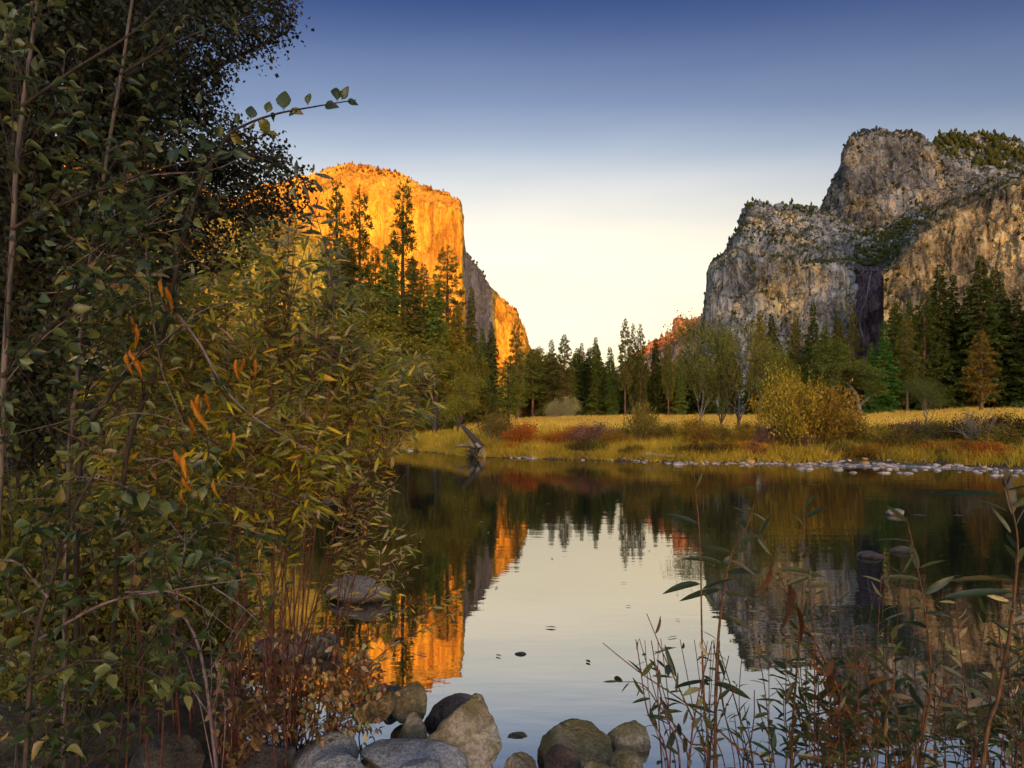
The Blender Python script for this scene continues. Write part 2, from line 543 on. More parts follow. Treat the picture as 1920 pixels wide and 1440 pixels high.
M['rust_needles'] = tree_leaf_mat('rust_needles', [(0, (.07, .028, .010)), (.5, (.17, .075, .02)), (1, (.28, .14, .03))])
M['amber_needles'] = tree_leaf_mat('amber_needles', [(0, (.06, .036, .010)), (.5, (.16, .10, .02)), (1, (.31, .20, .04))])
M['oak'] = tree_leaf_mat('oak_foliage', [(0, (.055, .055, .010)), (.5, (.14, .130, .020)), (1, (.31, .26, .036))])
M['oak_green'] = tree_leaf_mat('green_oak_foliage', [(0, (.055, .06, .016)), (.5, (.12, .12, .028)), (1, (.24, .22, .05))])
M['oak_amber'] = tree_leaf_mat('amber_foliage', [(0, (.07, .035, .008)), (.5, (.20, .10, .015)), (1, (.36, .19, .025))])
M['bush_yellow'] = tree_leaf_mat('yellow_bush', [(0, (.09, .06, .010)), (.5, (.28, .185, .022)), (1, (.55, .36, .04))])
M['bush_olive'] = tree_leaf_mat('olive_bush', [(0, (.06, .045, .012)), (.5, (.17, .125, .025)), (1, (.34, .25, .05))])
M['bush_red'] = tree_leaf_mat('red_bush', [(0, (.12, .03, .010)), (.5, (.40, .12, .018)), (1, (.62, .32, .04))])
M['bush_green'] = tree_leaf_mat('green_bush', [(0, (.03, .04, .010)), (.5, (.08, .095, .02)), (1, (.18, .18, .035))])
M['bush_pale'] = tree_leaf_mat('pale_bush', [(0, (.14, .13, .05)), (.5, (.30, .27, .11)), (1, (.44, .40, .18))])
M['bush_dark'] = tree_leaf_mat('dark_bush', [(0, (.03, .018, .008)), (.5, (.07, .045, .015)), (1, (.14, .09, .025))])
M['bush_purple'] = tree_leaf_mat('purple_bush', [(0, (.07, .035, .03)), (.5, (.16, .085, .06)), (1, (.28, .17, .10))])
M['grass'] = tree_leaf_mat('bank_grass', [(0, (.10, .072, .013)), (.35, (.27, .18, .022)), (.65, (.52, .335, .038)), (1, (.76, .51, .075))], 0.02, 0.4, 0.22)
M['meadow'] = tree_leaf_mat('meadow_grass', [(0, (.45, .29, .045)), (.5, (.70, .47, .085)), (1, (.90, .70, .16))], 0.02, 0.45, 0.12)
M['stone_grey'] = stone_mat('stone_grey', [(0.3, (.14, .14, .142)), (0.5, (.28, .28, .275)), (0.7, (.44, .43, .42))], 3, 55)
M['stone_dark'] = stone_mat('stone_dark', [(0.3, (.03, .028, .027)), (0.5, (.075, .07, .065)), (0.7, (.14, .13, .12))], 4, 50)
M['stone_moss'] = stone_mat('stone_moss', [(0.3, (.12, .10, .075)), (0.5, (.28, .235, .17)), (0.7, (.44, .38, .30))], 3, 50, (.15, .115, .035))
M['stone_tan'] = stone_mat('stone_tan', [(0.3, (.13, .095, .05)), (0.5, (.24, .18, .09)), (0.7, (.34, .27, .16))], 3, 55, (.13, .10, .03), vein=(.40, .33, .22))
M['stone_pale'] = stone_mat('stone_pale', [(0.3, (.10, .08, .065)), (0.5, (.20, .16, .125)), (0.7, (.33, .27, .21))], 3, 40)
M['stone_wet'] = stone_mat('stone_wet', [(0.3, (.03, .022, .02)), (0.5, (.07, .05, .045)), (0.7, (.15, .11, .09))], 4, 40, wet=0.45)
M['cobble'] = stone_mat('cobble', [(0.25, (.10, .075, .062)), (0.5, (.30, .23, .185)), (0.75, (.52, .43, .35))], 1.0, 12, bump=0.2, wet=0.25, mark=-.01)
M['cobble_ochre'] = stone_mat('cobble_ochre', [(0.25, (.16, .085, .02)), (0.5, (.30, .17, .04)), (0.75, (.42, .27, .08))], 1.0, 12, bump=0.2)


# ------------------------------------------------------------------ terrain heights
SH_PX = [-4000, 0, 500, 650, 760, 830, 880, 1000, 1150, 1300, 1500, 1700, 1920, 2500, 3600]
SH_D = [170, 150, 126, 106, 90, 76, 63, 58, 54, 49.5, 49, 46.5, 40, 30, 24]
ZF_PX = [-4000, 0, 600, 900, 1100, 1400, 1600, 1920, 3600]
ZF_Z = [3.5, 4.0, 4.6, 6.4, 7.4, 7.7, 8.9, 10.4, 11.0]
NB_X = [-60, -20, -9, -5, -3.2, -2.3, -1.7, -1.2, -0.6, 0.2, 1.0, 3.0, 6.0, 20]
NB_Y = [27, 17, 12.0, 9.0, 7.4, 5.6, 4.35, 3.95, 3.75, 3.55, 3.2, 2.8, 2.5, 2.2]


def ground_z(x, y):
    x = np.asarray(x, float)
    y = np.asarray(y, float)
    ys = np.where(y > 1.0, y, 1.0)
    px = np.clip(960 + FPX * x / ys, -4000, 3600)
    D = np.interp(px, SH_PX, SH_D)
    s = y - D
    zf = np.interp(s, [-40, -8, -3, 0, 2, 8, 22], [-2.2, -0.7, -0.22, 0.0, 0.45, 1.35, 2.35])
    far = np.interp(px, ZF_PX, ZF_Z)
    t = np.clip((y - D - 22) / np.maximum(200 - D - 22, 10), 0, 1)
    zf = np.where(s > 22, 2.35 + (far - 2.35) * t + np.clip(y - 200, 0, 3000) * 0.012, zf)
    zf = zf + np.where(s > 2, fbm(np.stack([x / 14, y / 14, 0 * x], -1), 3, 5) * 0.35 * np.clip((s - 2) / 10, 0, 1), 0)
    yn = np.interp(x, NB_X, NB_Y)
    q = yn - y
    zn = np.interp(q, [-8, -2, -0.6, 0, 1, 2.5, 6, 60, 2000], [-2.2, -0.9, -0.28, 0, 0.22, 0.42, 0.55, 2.5, 30])
    zn = zn + np.where(q > -0.5, fbm(np.stack([x * 1.3, y * 1.3, 0 * x], -1), 3, 9) * 0.07, 0)
    return np.maximum(zf, zn)


def gz(x, y):
    return float(ground_z(np.array([x]), np.array([y]))[0])


def on_ground(px, d):
    x = (px - 960) / FPX * d
    return np.array([x, d, gz(x, d)])


th = np.concatenate([np.arange(-180, -50, 4.0), np.arange(-50, 50, 0.33), np.arange(50, 180, 4.0)])
th = np.radians(th)
rr = np.concatenate([[0.0], 0.4 * 1.031 ** np.arange(0, 312)])
R_, T_ = np.meshgrid(rr, th, indexing='ij')
X_, Y_ = R_ * np.sin(T_), R_ * np.cos(T_)
Z_ = ground_z(X_, Y_)
GV = np.stack([X_, Y_, Z_], -1).reshape(-1, 3)
nr, na = len(rr), len(th)
ii = np.arange(nr - 1)[:, None]
jj = np.arange(na)[None]
GQ = np.stack([ii * na + jj, ii * na + (jj + 1) % na, (ii + 1) * na + (jj + 1) % na, (ii + 1) * na + jj], -1).reshape(-1, 4)[:, ::-1]


def ground_mat():
    m, nt, out = new_mat('ground_soil')
    g = nd(nt, 'ShaderNodeNewGeometry')
    pos = g.outputs['Position']
    sp = nd(nt, 'ShaderNodeSeparateXYZ')
    nt.links.new(pos, sp.inputs[0])
    n1 = noise(nt, pos, 0.25, 6, 0.6)
    n2 = noise(nt, pos, 6.0, 5, 0.7)
    grass = ramp(nt, n1, [(0.3, (.28, .18, .030)), (0.55, (.52, .34, .06)), (0.7, (.64, .45, .09))])
    grass = mixc(nt, 0.6, grass, ramp(nt, noise(nt, mapped(nt, pos, (0.4, 0.1, 1)), 1.0, 5), [(0.35, (.6, .6, .5)), (0.65, (1.25, 1.2, 1.1))]), 'MULTIPLY')
    soil = ramp(nt, n2, [(0.3, (.035, .026, .016)), (0.55, (.10, .075, .045)), (0.75, (.19, .145, .09))])
    f = nd(nt, 'ShaderNodeMapRange', {'From Min': 0.25, 'From Max': 1.1})
    nt.links.new(sp.outputs[2], f.inputs[0])
    fy = nd(nt, 'ShaderNodeMapRange', {'From Min': 25.0, 'From Max': 35.0})
    nt.links.new(sp.outputs[1], fy.inputs[0])
    col = mixc(nt, mth(nt, 'MULTIPLY', f.outputs[0], fy.outputs[0]), soil, grass)
    p = nd(nt, 'ShaderNodeBsdfPrincipled', {'Roughness': 0.95, 'Specular IOR Level': 0.1})
    nt.links.new(col, p.inputs['Base Color'])
    b = nd(nt, 'ShaderNodeBump', {'Strength': 0.6, 'Distance': 0.08})
    nt.links.new(n2, b.inputs['Height'])
    nt.links.new(b.outputs[0], p.inputs['Normal'])
    nt.links.new(p.outputs[0], out.inputs[0])
    return m


ground = link('ground', mesh_np('ground', GV, None, GQ, [ground_mat()], smooth=True))
ground['kind'] = 'structure'


# ------------------------------------------------------------------ river
def water_mat():
    m, nt, out = new_mat('river_water')
    g = nd(nt, 'ShaderNodeNewGeometry')
    pos = g.outputs['Position']
    sp = nd(nt, 'ShaderNodeSeparateXYZ')
    nt.links.new(pos, sp.inputs[0])
    calm = noise(nt, mapped(nt, pos, (0.5, 1.4, 1)), 1.0, 3, 0.5)
    fine = noise(nt, mapped(nt, pos, (2.0, 6.0, 1)), 1.0, 3, 0.55)
    patch = noise(nt, mapped(nt, pos, (0.05, 0.16, 1)), 1.0, 3, 0.5)
    # the riffle over the cobbles by the far right bank
    d = mth(nt, 'ADD', sp.outputs[1], mth(nt, 'MULTIPLY', sp.outputs[0], 0.30))
    rf = nd(nt, 'ShaderNodeMapRange', {'From Min': 46.5, 'From Max': 52.0})
    nt.links.new(d, rf.inputs[0])
    rx = nd(nt, 'ShaderNodeMapRange', {'From Min': 17.0, 'From Max': 24.0})
    nt.links.new(sp.outputs[0], rx.inputs[0])
    rif = mth(nt, 'MULTIPLY', rf.outputs[0], rx.outputs[0])
    rn = noise(nt, mapped(nt, pos, (1.6, 3.2, 1)), 1.0, 5, 0.6)
    h = mth(nt, 'ADD', mth(nt, 'ADD', mth(nt, 'MULTIPLY', calm, 0.012), mth(nt, 'MULTIPLY', mth(nt, 'MULTIPLY', fine, patch), 0.004)), mth(nt, 'MULTIPLY', mth(nt, 'MULTIPLY', rn, rif), 0.55))
    cur = nd(nt, 'ShaderNodeMapRange', {'From Min': 2.0, 'From Max': 10.0, 'To Min': 1.0, 'To Max': 2.2})      # the current runs along the right side
    nt.links.new(sp.outputs[0], cur.inputs[0])
    h = mth(nt, 'MULTIPLY', h, cur.outputs[0])
    b = nd(nt, 'ShaderNodeBump', {'Strength': 0.28, 'Distance': 1.0})
    nt.links.new(h, b.inputs['Height'])
    gl = nd(nt, 'ShaderNodeBsdfGlossy', {'Roughness': 0.015, 'Color': (.95, .93, .90, 1)})
    df = nd(nt, 'ShaderNodeBsdfDiffuse', {'Color': (.010, .012, .008, 1)})
    nt.links.new(b.outputs[0], gl.inputs['Normal'])
    foam = mth(nt, 'MULTIPLY', ramp(nt, noise(nt, mapped(nt, pos, (0.5, 2.2, 1)), 1.0, 5, 0.65), [(0.42, (0, 0, 0)), (0.6, (1, 1, 1))]), mth(nt, 'MULTIPLY', rif, 0.75))
    white = nd(nt, 'ShaderNodeBsdfDiffuse', {'Color': (.42, .42, .46, 1)})
    fr = nd(nt, 'ShaderNodeFresnel', {'IOR': 9.0})
    nt.links.new(b.outputs[0], fr.inputs['Normal'])
    mx = nd(nt, 'ShaderNodeMixShader')
    nt.links.new(fr.outputs[0], mx.inputs[0])
    nt.links.new(df.outputs[0], mx.inputs[1])
    nt.links.new(gl.outputs[0], mx.inputs[2])
    mf = nd(nt, 'ShaderNodeMixShader')
    nt.links.new(foam, mf.inputs[0])
    nt.links.new(mx.outputs[0], mf.inputs[1])
    nt.links.new(white.outputs[0], mf.inputs[2])
    nt.links.new(mf.outputs[0], out.inputs[0])
    return m


water = link('river', mesh_np('river', [(-260, 1.2, 0), (260, 1.2, 0), (260, 190, 0), (-260, 190, 0)], None, [(0, 1, 2, 3)], [water_mat()]))
water['kind'] = 'structure'


# ------------------------------------------------------------------ cliffs (lofted between rails of (px, py, distance))
def loft(name, rails, segs, px0, px1, step, mat, amp, nscale, seed, jag=1.2, plateau=(18, 700)):
    pxs = np.arange(px0, px1 + step, step)
    R = []
    for k, r in enumerate(rails):
        a = np.array(r, float)
        py = np.interp(pxs, a[:, 0], a[:, 1])
        dd = np.interp(pxs, a[:, 0], a[:, 2])
        if k == len(rails) - 1:
            py = py + fbm(np.stack([pxs / 7.0, 0 * pxs, 0 * pxs + seed], -1), 4, seed) * jag * 2.2
        R.append(np.stack([py, dd], -1))
    if plateau:
        top = R[-1].copy()
        top[:, 0] += plateau[0]
        top[:, 1] += plateau[1]
        R.append(top)
        segs = list(segs) + [5]
    rows = []
    for k in range(len(R) - 1):
        n = segs[k]
        for t in np.arange(n) / n:
            rows.append(R[k] * (1 - t) + R[k + 1] * t)
    rows.append(R[-1])
    G = np.array(rows)                                  # rows x cols x (py, d)
    d = G[..., 1]
    P = np.stack([(pxs[None] - 960) / FPX * d, d, CZ + (HZ - G[..., 0]) / FPX * d], -1)
    du = np.gradient(P, axis=1)
    dv = np.gradient(P, axis=0)
    N = nrm(np.cross(du, dv))
    for (a, sx, sz, o, sd) in ((1.0, nscale, nscale * 2.6, 5, 0), (0.45, nscale * 0.28, nscale * 1.3, 4, 31), (0.16, nscale * 0.22, nscale * 0.2, 4, 57)):
        q = np.stack([P[..., 0] / sx, P[..., 1] / sx, P[..., 2] / sz], -1)
        P = P + N * (fbm(q, o, seed + sd) * amp * a)[..., None]
    for (shx, sx_, sz_, sd, am) in ((0.0, nscale * .62, nscale * 3.2, 201, .6), (0.55, nscale * .8, nscale * 2.2, 233, .45), (-0.9, nscale * 1.1, nscale * 2.0, 251, .4)):
        q = np.stack([(P[..., 0] + shx * P[..., 2]) / sx_, P[..., 1] / sx_, P[..., 2] / sz_], -1)
        P = P - N * (np.exp(-(fbm(q, 3, seed + sd) / .055) ** 2) * amp * am)[..., None]     # clefts
    # joints: sharp set-backs along noise contours, as in exfoliating granite
    q = np.stack([P[..., 0] / (nscale * 0.9), P[..., 1] / (nscale * 0.9), P[..., 2] / (nscale * 1.8)], -1)
    st = np.floor((fbm(q, 3, seed + 77) + 1) * 4.0) / 4.0
    P = P + N * (st * amp * 0.55)[..., None]
    nrow, ncol = P.shape[:2]
    i = np.arange(nrow - 1)[:, None]
    j = np.arange(ncol - 1)[None]
    Q = np.stack([i * ncol + j, i * ncol + j + 1, (i + 1) * ncol + j + 1, (i + 1) * ncol + j], -1).reshape(-1, 4)
    o = link(name, mesh_np(name, P.reshape(-1, 3), None, Q, [mat], smooth=False))
    o['kind'] = 'structure'
    return o, P


M['elcap'] = cliff_mat('lit_granite', (.245, .17, .030), (.10, .058, .014), (.34, .27, .042), (.20, .085, .012), None, 1.0, 0.55, crack_amt=.38, relief=.6, tone=.6)  # sunset orange deepened in the rock colour of the lit wall
M['elcap_shaded'] = cliff_mat('shaded_granite', (.16, .155, .165), (.07, .066, .072), (.21, .19, .17), (.17, .12, .08), None, 1.0, 0.35, crack_amt=.25, relief=.6, tone=.5)  # same granite, the grey of its shaded wall put into the colour
M['cliff_a'] = cliff_mat('grey_granite', (.145, .172, .200), (.038, .045, .055), (.35, .31, .18), (.30, .155, .045), (.045, .06, .018), 0.75, 0.34, 0.2, 0.5)
M['cliff_b'] = cliff_mat('summit_granite', (.122, .143, .165), (.033, .038, .045), (.26, .24, .165), (.30, .15, .04), (.035, .042, .016), 0.9, 0.35, 0.4, 0.5)
M['cliff_d'] = cliff_mat('ochre_granite', (.15, .13, .10), (.038, .036, .037), (.42, .33, .17), (.28, .15, .04), (.045, .05, .015), 0.75, 0.66, 0.4, 0.6)
M['cliff_wet'] = cliff_mat('wet_granite', (.085, .068, .095), (.030, .025, .040), (.14, .11, .12), (.07, .045, .04), None, 0.35, 0.1)
M['cliff_far'] = cliff_mat('far_granite', (.24, .19, .15), (.13, .11, .10), (.30, .22, .13), (.28, .14, .07), None, 1.6, 0.3)

ELC_TOP = [(60, 300, 3200), (200, 262, 3050), (260, 262, 3000), (300, 296, 2950), (350, 338, 2900), (412, 372, 2850), (440, 374, 2830), (500, 350, 2780), (560, 331, 2720),
           (600, 322, 2690), (640, 311, 2650), (690, 312, 2620), (740, 325, 2580), (790, 347, 2530), (840, 366, 2480), (858, 375, 2450), (862, 382, 2430), (865, 400, 2420), (868, 450, 2430),
           (871, 472, 2460), (890, 497, 2700), (920, 541, 3060), (945, 563, 3110), (968, 590, 3150), (985, 628, 3180), (1000, 668, 3220), (1012, 700, 3300), (1030, 730, 3400)]
ELC_MID = [(60, 470, 2800), (300, 450, 2650), (500, 400, 2570), (640, 350, 2480), (740, 370, 2440), (820, 385, 2390), (855, 397, 2355), (861, 402, 2345), (864, 420, 2350), (867, 460, 2372),
           (871, 482, 2420), (890, 507, 2640), (918, 550, 2985), (945, 573, 3030), (968, 602, 3060), (985, 640, 3090), (1000, 677, 3150), (1030, 740, 3350)]
ELC_BASE = [(60, 850, 2600), (300, 850, 2500), (640, 850, 2400), (820, 850, 2330), (862, 850, 2290), (868, 850, 2300), (890, 850, 2560), (918, 850, 2900), (985, 850, 2960), (1030, 850, 3200)]
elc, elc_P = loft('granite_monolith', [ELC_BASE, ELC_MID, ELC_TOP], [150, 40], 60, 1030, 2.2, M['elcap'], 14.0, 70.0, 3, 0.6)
elc.data.materials.append(M['elcap_shaded'])
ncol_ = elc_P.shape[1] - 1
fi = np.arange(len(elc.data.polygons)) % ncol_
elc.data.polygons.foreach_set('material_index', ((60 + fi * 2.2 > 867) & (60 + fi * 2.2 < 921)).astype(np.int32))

A_BASE = [(1290, 800, 1500), (1400, 800, 1490), (1600, 800, 1560), (1640, 800, 1600), (1690, 800, 1640)]
A_LIP = [(1290, 740, 1560), (1318, 655, 1560), (1328, 575, 1555), (1337, 515, 1550), (1360, 500, 1545), (1400, 480, 1540), (1450, 490, 1545), (1500, 497, 1560), (1560, 503, 1590), (1600, 508, 1620), (1640, 509, 1650), (1690, 500, 1680)]
A_MID = [(1290, 735, 1590), (1322, 640, 1590), (1331, 545, 1590), (1338, 500, 1590), (1370, 478, 1590), (1385, 455, 1600), (1400, 425, 1640), (1450, 430, 1680), (1520, 455, 1700), (1580, 485, 1700), (1620, 500, 1705), (1690, 470, 1760)]
A_TOP = [(1290, 730, 1640), (1318, 648, 1640), (1326, 580, 1640), (1332, 505, 1640), (1345, 482, 1640), (1370, 471, 1650), (1384, 440, 1670), (1393, 402, 1720), (1410, 384, 1790), (1450, 384, 1850),
         (1520, 388, 1880), (1545, 402, 1890), (1580, 418, 1900), (1620, 432, 1910), (1660, 432, 1920), (1700, 415, 1930), (1720, 405, 1940)]
cla, cla_P = loft('granite_cliff', [A_BASE, A_LIP, A_MID, A_TOP], [110, 14, 46], 1290, 1598, 1.7, M['cliff_a'], 15.0, 45.0, 12, 1.0, (10, 250))
V_LIP = [(1540, 505, 1655), (1600, 510, 1668), (1625, 512, 1690), (1660, 509, 1690), (1720, 508, 1660)]
V_TOP = [(1540, 410, 1960), (1580, 424, 1965), (1620, 434, 1970), (1660, 430, 1975), (1700, 408, 1980), (1760, 380, 1990)]
val, val_P = loft('hanging_valley', [V_LIP, V_TOP], [60], 1550, 1750, 1.8, M['cliff_a'], 9.0, 30.0, 19, 0.6, (12, 300))
E_BASE = [(1570, 810, 1650), (1630, 810, 1665), (1720, 810, 1650)]
E_TOP = [(1570, 500, 1668), (1600, 500, 1678), (1630, 500, 1698), (1660, 499, 1690), (1720, 497, 1670)]
wet, wet_P = loft('wet_alcove_cliff', [E_BASE, E_TOP], [90], 1585, 1700, 1.6, M['cliff_wet'], 8.0, 25.0, 23, 0.4, None)
B_BASE = [(1530, 470, 2150), (1640, 470, 2120), (1720, 450, 2130), (1800, 430, 2160), (2150, 430, 2300)]
B_MID = [(1530, 405, 2250), (1546, 395, 2240), (1560, 352, 2235), (1578, 335, 2220), (1586, 285, 2210), (1596, 262, 2215), (1640, 256, 2225), (1700, 266, 2260), (1740, 278, 2290), (1760, 300, 2310), (1830, 330, 2350), (1920, 345, 2400), (2150, 360, 2500)]
B_TOP = [(1530, 412, 2290), (1546, 388, 2280), (1558, 350, 2275), (1576, 328, 2260), (1583, 285, 2250), (1590, 262, 2250), (1608, 250, 2270), (1640, 245, 2300), (1690, 249, 2330), (1725, 258, 2360), (1745, 275, 2390), (1760, 292, 2410), (1830, 317, 2450), (1900, 330, 2500), (2150, 345, 2600)]
clb, clb_P = loft('summit_cliff', [B_BASE, B_MID, B_TOP], [100, 20], 1530, 2150, 2.2, M['cliff_b'], 20.0, 60.0, 33, 1.0, (12, 300))
C_BASE = [(1730, 360, 2700), (2200, 360, 2700)]
C_TOP = [(1730, 345, 2950), (1748, 280, 2950), (1752, 262, 2950), (1770, 251, 2980), (1850, 254, 3050), (1920, 268, 3100), (2000, 284, 3150), (2200, 310, 3200)]
clc, clc_P = loft('wooded_summit', [C_BASE, C_TOP], [50], 1735, 2200, 2.4, M['cliff_b'], 16.0, 60.0, 41, 1.2, (14, 400))
D_BASE = [(1630, 800, 1360), (1700, 800, 1330), (1850, 800, 1280), (2200, 800, 1150)]
D_MID = [(1630, 640, 1420), (1652, 525, 1420), (1690, 500, 1410), (1730, 445, 1410), (1800, 390, 1400), (1850, 372, 1390), (1920, 345, 1370), (2200, 300, 1300)]
D_TOP = [(1630, 650, 1450), (1645, 530, 1450), (1662, 506, 1455), (1685, 486, 1460), (1715, 440, 1470), (1735, 425, 1480), (1770, 388, 1480), (1800, 369, 1480), (1850, 356, 1470), (1900, 336, 1460), (1925, 326, 1450), (2200, 285, 1400)]
cld, cld_P = loft('ochre_cliff', [D_BASE, D_MID, D_TOP], [130, 12], 1657, 2200, 1.9, M['cliff_d'], 13.0, 45.0, 52, 0.8, (14, 350))
F_BASE = [(1150, 800, 4300), (1450, 800, 4300)]
F_TOP = [(1150, 700, 4600), (1200, 660, 4600), (1212, 648, 4600), (1235, 635, 4600), (1262, 618, 4600), (1266, 602, 4600), (1290, 603, 4600), (1322, 590, 4600), (1380, 560, 4600), (1450, 540, 4600)]
clf, clf_P = loft('distant_ridge', [F_BASE, F_TOP], [70], 1150, 1450, 1.8, M['cliff_far'], 26.0, 90.0, 61, 1.4, (20, 600))

# the waterfall in the alcove
wf_pts = [(1634, 509, 1668), (1631, 520, 1655), (1629, 534, 1645), (1627, 550, 1636), (1623, 566, 1634), (1616, 580, 1632), (1613, 596, 1630), (1613, 612, 1628), (1617, 630, 1625)]
wfm, wft, wfo = new_mat('falling_water')
w_p = nd(wft, 'ShaderNodeBsdfPrincipled', {'Base Color': (.11, .11, .14, 1), 'Roughness': 0.6})
wft.links.new(w_p.outputs[0], wfo.inputs[0])
wb = MB()
for s in range(3):
    c = catmull([W(a + random.uniform(-1.0, 1.0), b, d - s * 1.5) for a, b, d in wf_pts], 40)
    wb.tube(c, np.interp(np.linspace(0, 1, 40), [0, .3, .5, 1], [1.0, 1.3, 0.6, 1.6]) * (0.4 + 0.6 * RNG.random(40)), 6)
wfall = link('waterfall', wb.mesh('waterfall', wfm, True))
tagp(wfall, 'thin white waterfall dropping down the dark wet rock between the grey and ochre cliffs', 'waterfall')

# the mountain ridge in the west, behind the camera, that holds the valley in shade
TE = math.tan(SUN_ELEV)
RIDGE_Y = -20000.0


def lat_need(px, py, d):
    p = W(px, py, d)
    return p[0] - SUN_DX * p[1], p[2] + TE * p[1]


RID = sorted([lat_need(90, 330, 2900), lat_need(260, 322, 2700), lat_need(430, 384, 2620), lat_need(540, 412, 2540), lat_need(600, 450, 2500), lat_need(680, 560, 2450), lat_need(760, 680, 2400),
              lat_need(862, 735, 2300), lat_need(905, 655, 3000), lat_need(985, 640, 3080)]) 
RID += [(lat_need(1230, 655, 4550)[0], lat_need(1230, 655, 4550)[1]), (lat_need(1290, 622, 4560)[0], lat_need(1290, 622, 4560)[1]), (700, 1250), (900, 1330), (1500, 1650), (2600, 1720), (6000, 1700)]
RID = [(-9000, 1500), (-4000, 1450), (-2600, 1330)] + RID
RID = sorted(RID)
lats = np.arange(-9000, 6001, 60.0)
crest = np.interp(lats, [a for a, b in RID], [b for a, b in RID]) - TE * RIDGE_Y
crest = crest + fbm(np.stack([lats / 120, 0 * lats, 0 * lats], -1), 4, 3) * 14
prof = [(-4000, 0.0), (-2200, .45), (-900, .8), (0, 1.0), (900, .75), (1900, .4), (3200, .0)]
RV = np.array([[(l + SUN_DX * RIDGE_Y, RIDGE_Y + dy, h * f) for l, h in zip(lats, crest)] for dy, f in prof])
nl = len(lats)
i = np.arange(len(prof) - 1)[:, None]
j = np.arange(nl - 1)[None]
RQ = np.stack([i * nl + j, i * nl + j + 1, (i + 1) * nl + j + 1, (i + 1) * nl + j], -1).reshape(-1, 4)
ridge = link('west_ridge', mesh_np('west_ridge', RV.reshape(-1, 3), None, RQ, [simple_mat('ridge_forest', (.05, .06, .03), (.16, .15, .12), 0.01, bump=0)], smooth=True))
ridge['kind'] = 'structure'


# ------------------------------------------------------------------ scrub and trees on the cliffs
def shrub_template():
    a = np.arange(5) / 5 * 2 * math.pi
    V = [(0, 0, 0)] + [(math.cos(t) * .5 * (0.8 + .3 * (k % 2)), math.sin(t) * .5 * (0.9 + .2 * (k % 2)), .35 + .1 * (k % 3)) for k, t in enumerate(a)] + [(0.05, 0.03, 1)]
    T = [(0, 1 + (k + 1) % 5, 1 + k) for k in range(5)] + [(6, 1 + k, 1 + (k + 1) % 5) for k in range(5)]
    return np.array(V, float), np.array(T)


def scatter_scrub(name, P, n, smin, smax, mat, seed, rows=None, slope=0.25, tall=1.0, clump=60.0, thr=0.0):
    r = np.random.default_rng(seed)
    tv, tf = shrub_template()
    nr_, nc_ = P.shape[:2]
    r0, r1 = rows or (0, nr_ - 2)
    i = r.integers(r0, r1, n * 6)
    j = r.integers(0, nc_ - 1, n * 6)
    A = P[i, j]
    N = nrm(np.cross(P[i, j + 1] - A, P[i + 1, j] - A))
    f = fbm(A / clump, 3, seed)
    ok = (N[:, 2] > slope + r.normal(0, .12, len(i))) & (f > thr)
    A = A[ok][:n]
    k = len(A)
    mb = MB()
    S = r.uniform(smin, smax, k) * (0.6 + r.random(k) ** 3)
    ang = r.random(k) * 6.28
    ax = np.stack([np.cos(ang), np.sin(ang), 0 * ang], -1)
    tv2 = tv.copy()
    tv2[:, 2] *= tall
    mb.inst(tv2, tf, A - np.array([0, 0, 0.5]), ax, np.tile([0, 0, 1.0], (k, 1)), S)
    o = link(name, mb.mesh(name, mat))
    o['kind'] = 'stuff'
    return o


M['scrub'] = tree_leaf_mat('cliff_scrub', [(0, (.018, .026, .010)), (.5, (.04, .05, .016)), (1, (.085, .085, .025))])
M['scrub_lit'] = tree_leaf_mat('sunlit_scrub', [(0, (.05, .035, .012)), (1, (.16, .10, .03))])  # lit copy of the scrub, warm sunlight put into its colour
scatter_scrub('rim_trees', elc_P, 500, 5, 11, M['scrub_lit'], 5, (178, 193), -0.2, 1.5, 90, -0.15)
scatter_scrub('cliff_scrub', cla_P, 700, 2.5, 7, M['scrub'], 6, (108, 170), 0.1, 1.1, 60, 0.08)
scatter_scrub('cliff_scrub', cla_P, 350, 3, 9, M['scrub'], 66, (0, 108), 0.12, 1.1, 50, 0.05)
scatter_scrub('cliff_trees', cla_P, 150, 3, 7.5, M['scrub'], 7, (160, 172), -0.5, 1.9, 50, -0.3)
scatter_scrub('valley_scrub', val_P, 1500, 4, 11, M['scrub'], 8, (0, 58), 0.0, 1.0, 60, -0.15)
scatter_scrub('summit_scrub', clb_P, 700, 5, 12, M['scrub'], 9, (0, 118), 0.35, 1.1, 80, 0.0)
scatter_scrub('summit_trees', clb_P, 150, 3.5, 8, M['scrub'], 10, (112, 122), -0.5, 1.6, 60, -0.2)
scatter_scrub('summit_woods', clc_P, 3200, 8, 20, M['scrub'], 13, (0, 54), -0.4, 1.5, 70, -0.1)
scatter_scrub('cliff_scrub', cld_P, 420, 3, 9, M['scrub'], 14, (0, 145), 0.28, 1.2, 50, 0.0)
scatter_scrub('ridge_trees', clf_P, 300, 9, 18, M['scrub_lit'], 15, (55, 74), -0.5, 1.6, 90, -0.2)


# ------------------------------------------------------------------ trees
QUAD_V = np.array([(0, 0, 0), (.45, .30, .04), (1, 0, 0), (.5, -.32, .05)])
QUAD_T = np.array([(0, 1, 2), (0, 2, 3)])
SPRAY_V = np.array([(0, 0, 0), (1, .10, -.10), (.85, .42, -.02), (0.05, .05, .02), (.95, -.18, -.12), (.6, -.45, .02)])
SPRAY_T = np.array([(0, 1, 2), (3, 5, 4)])


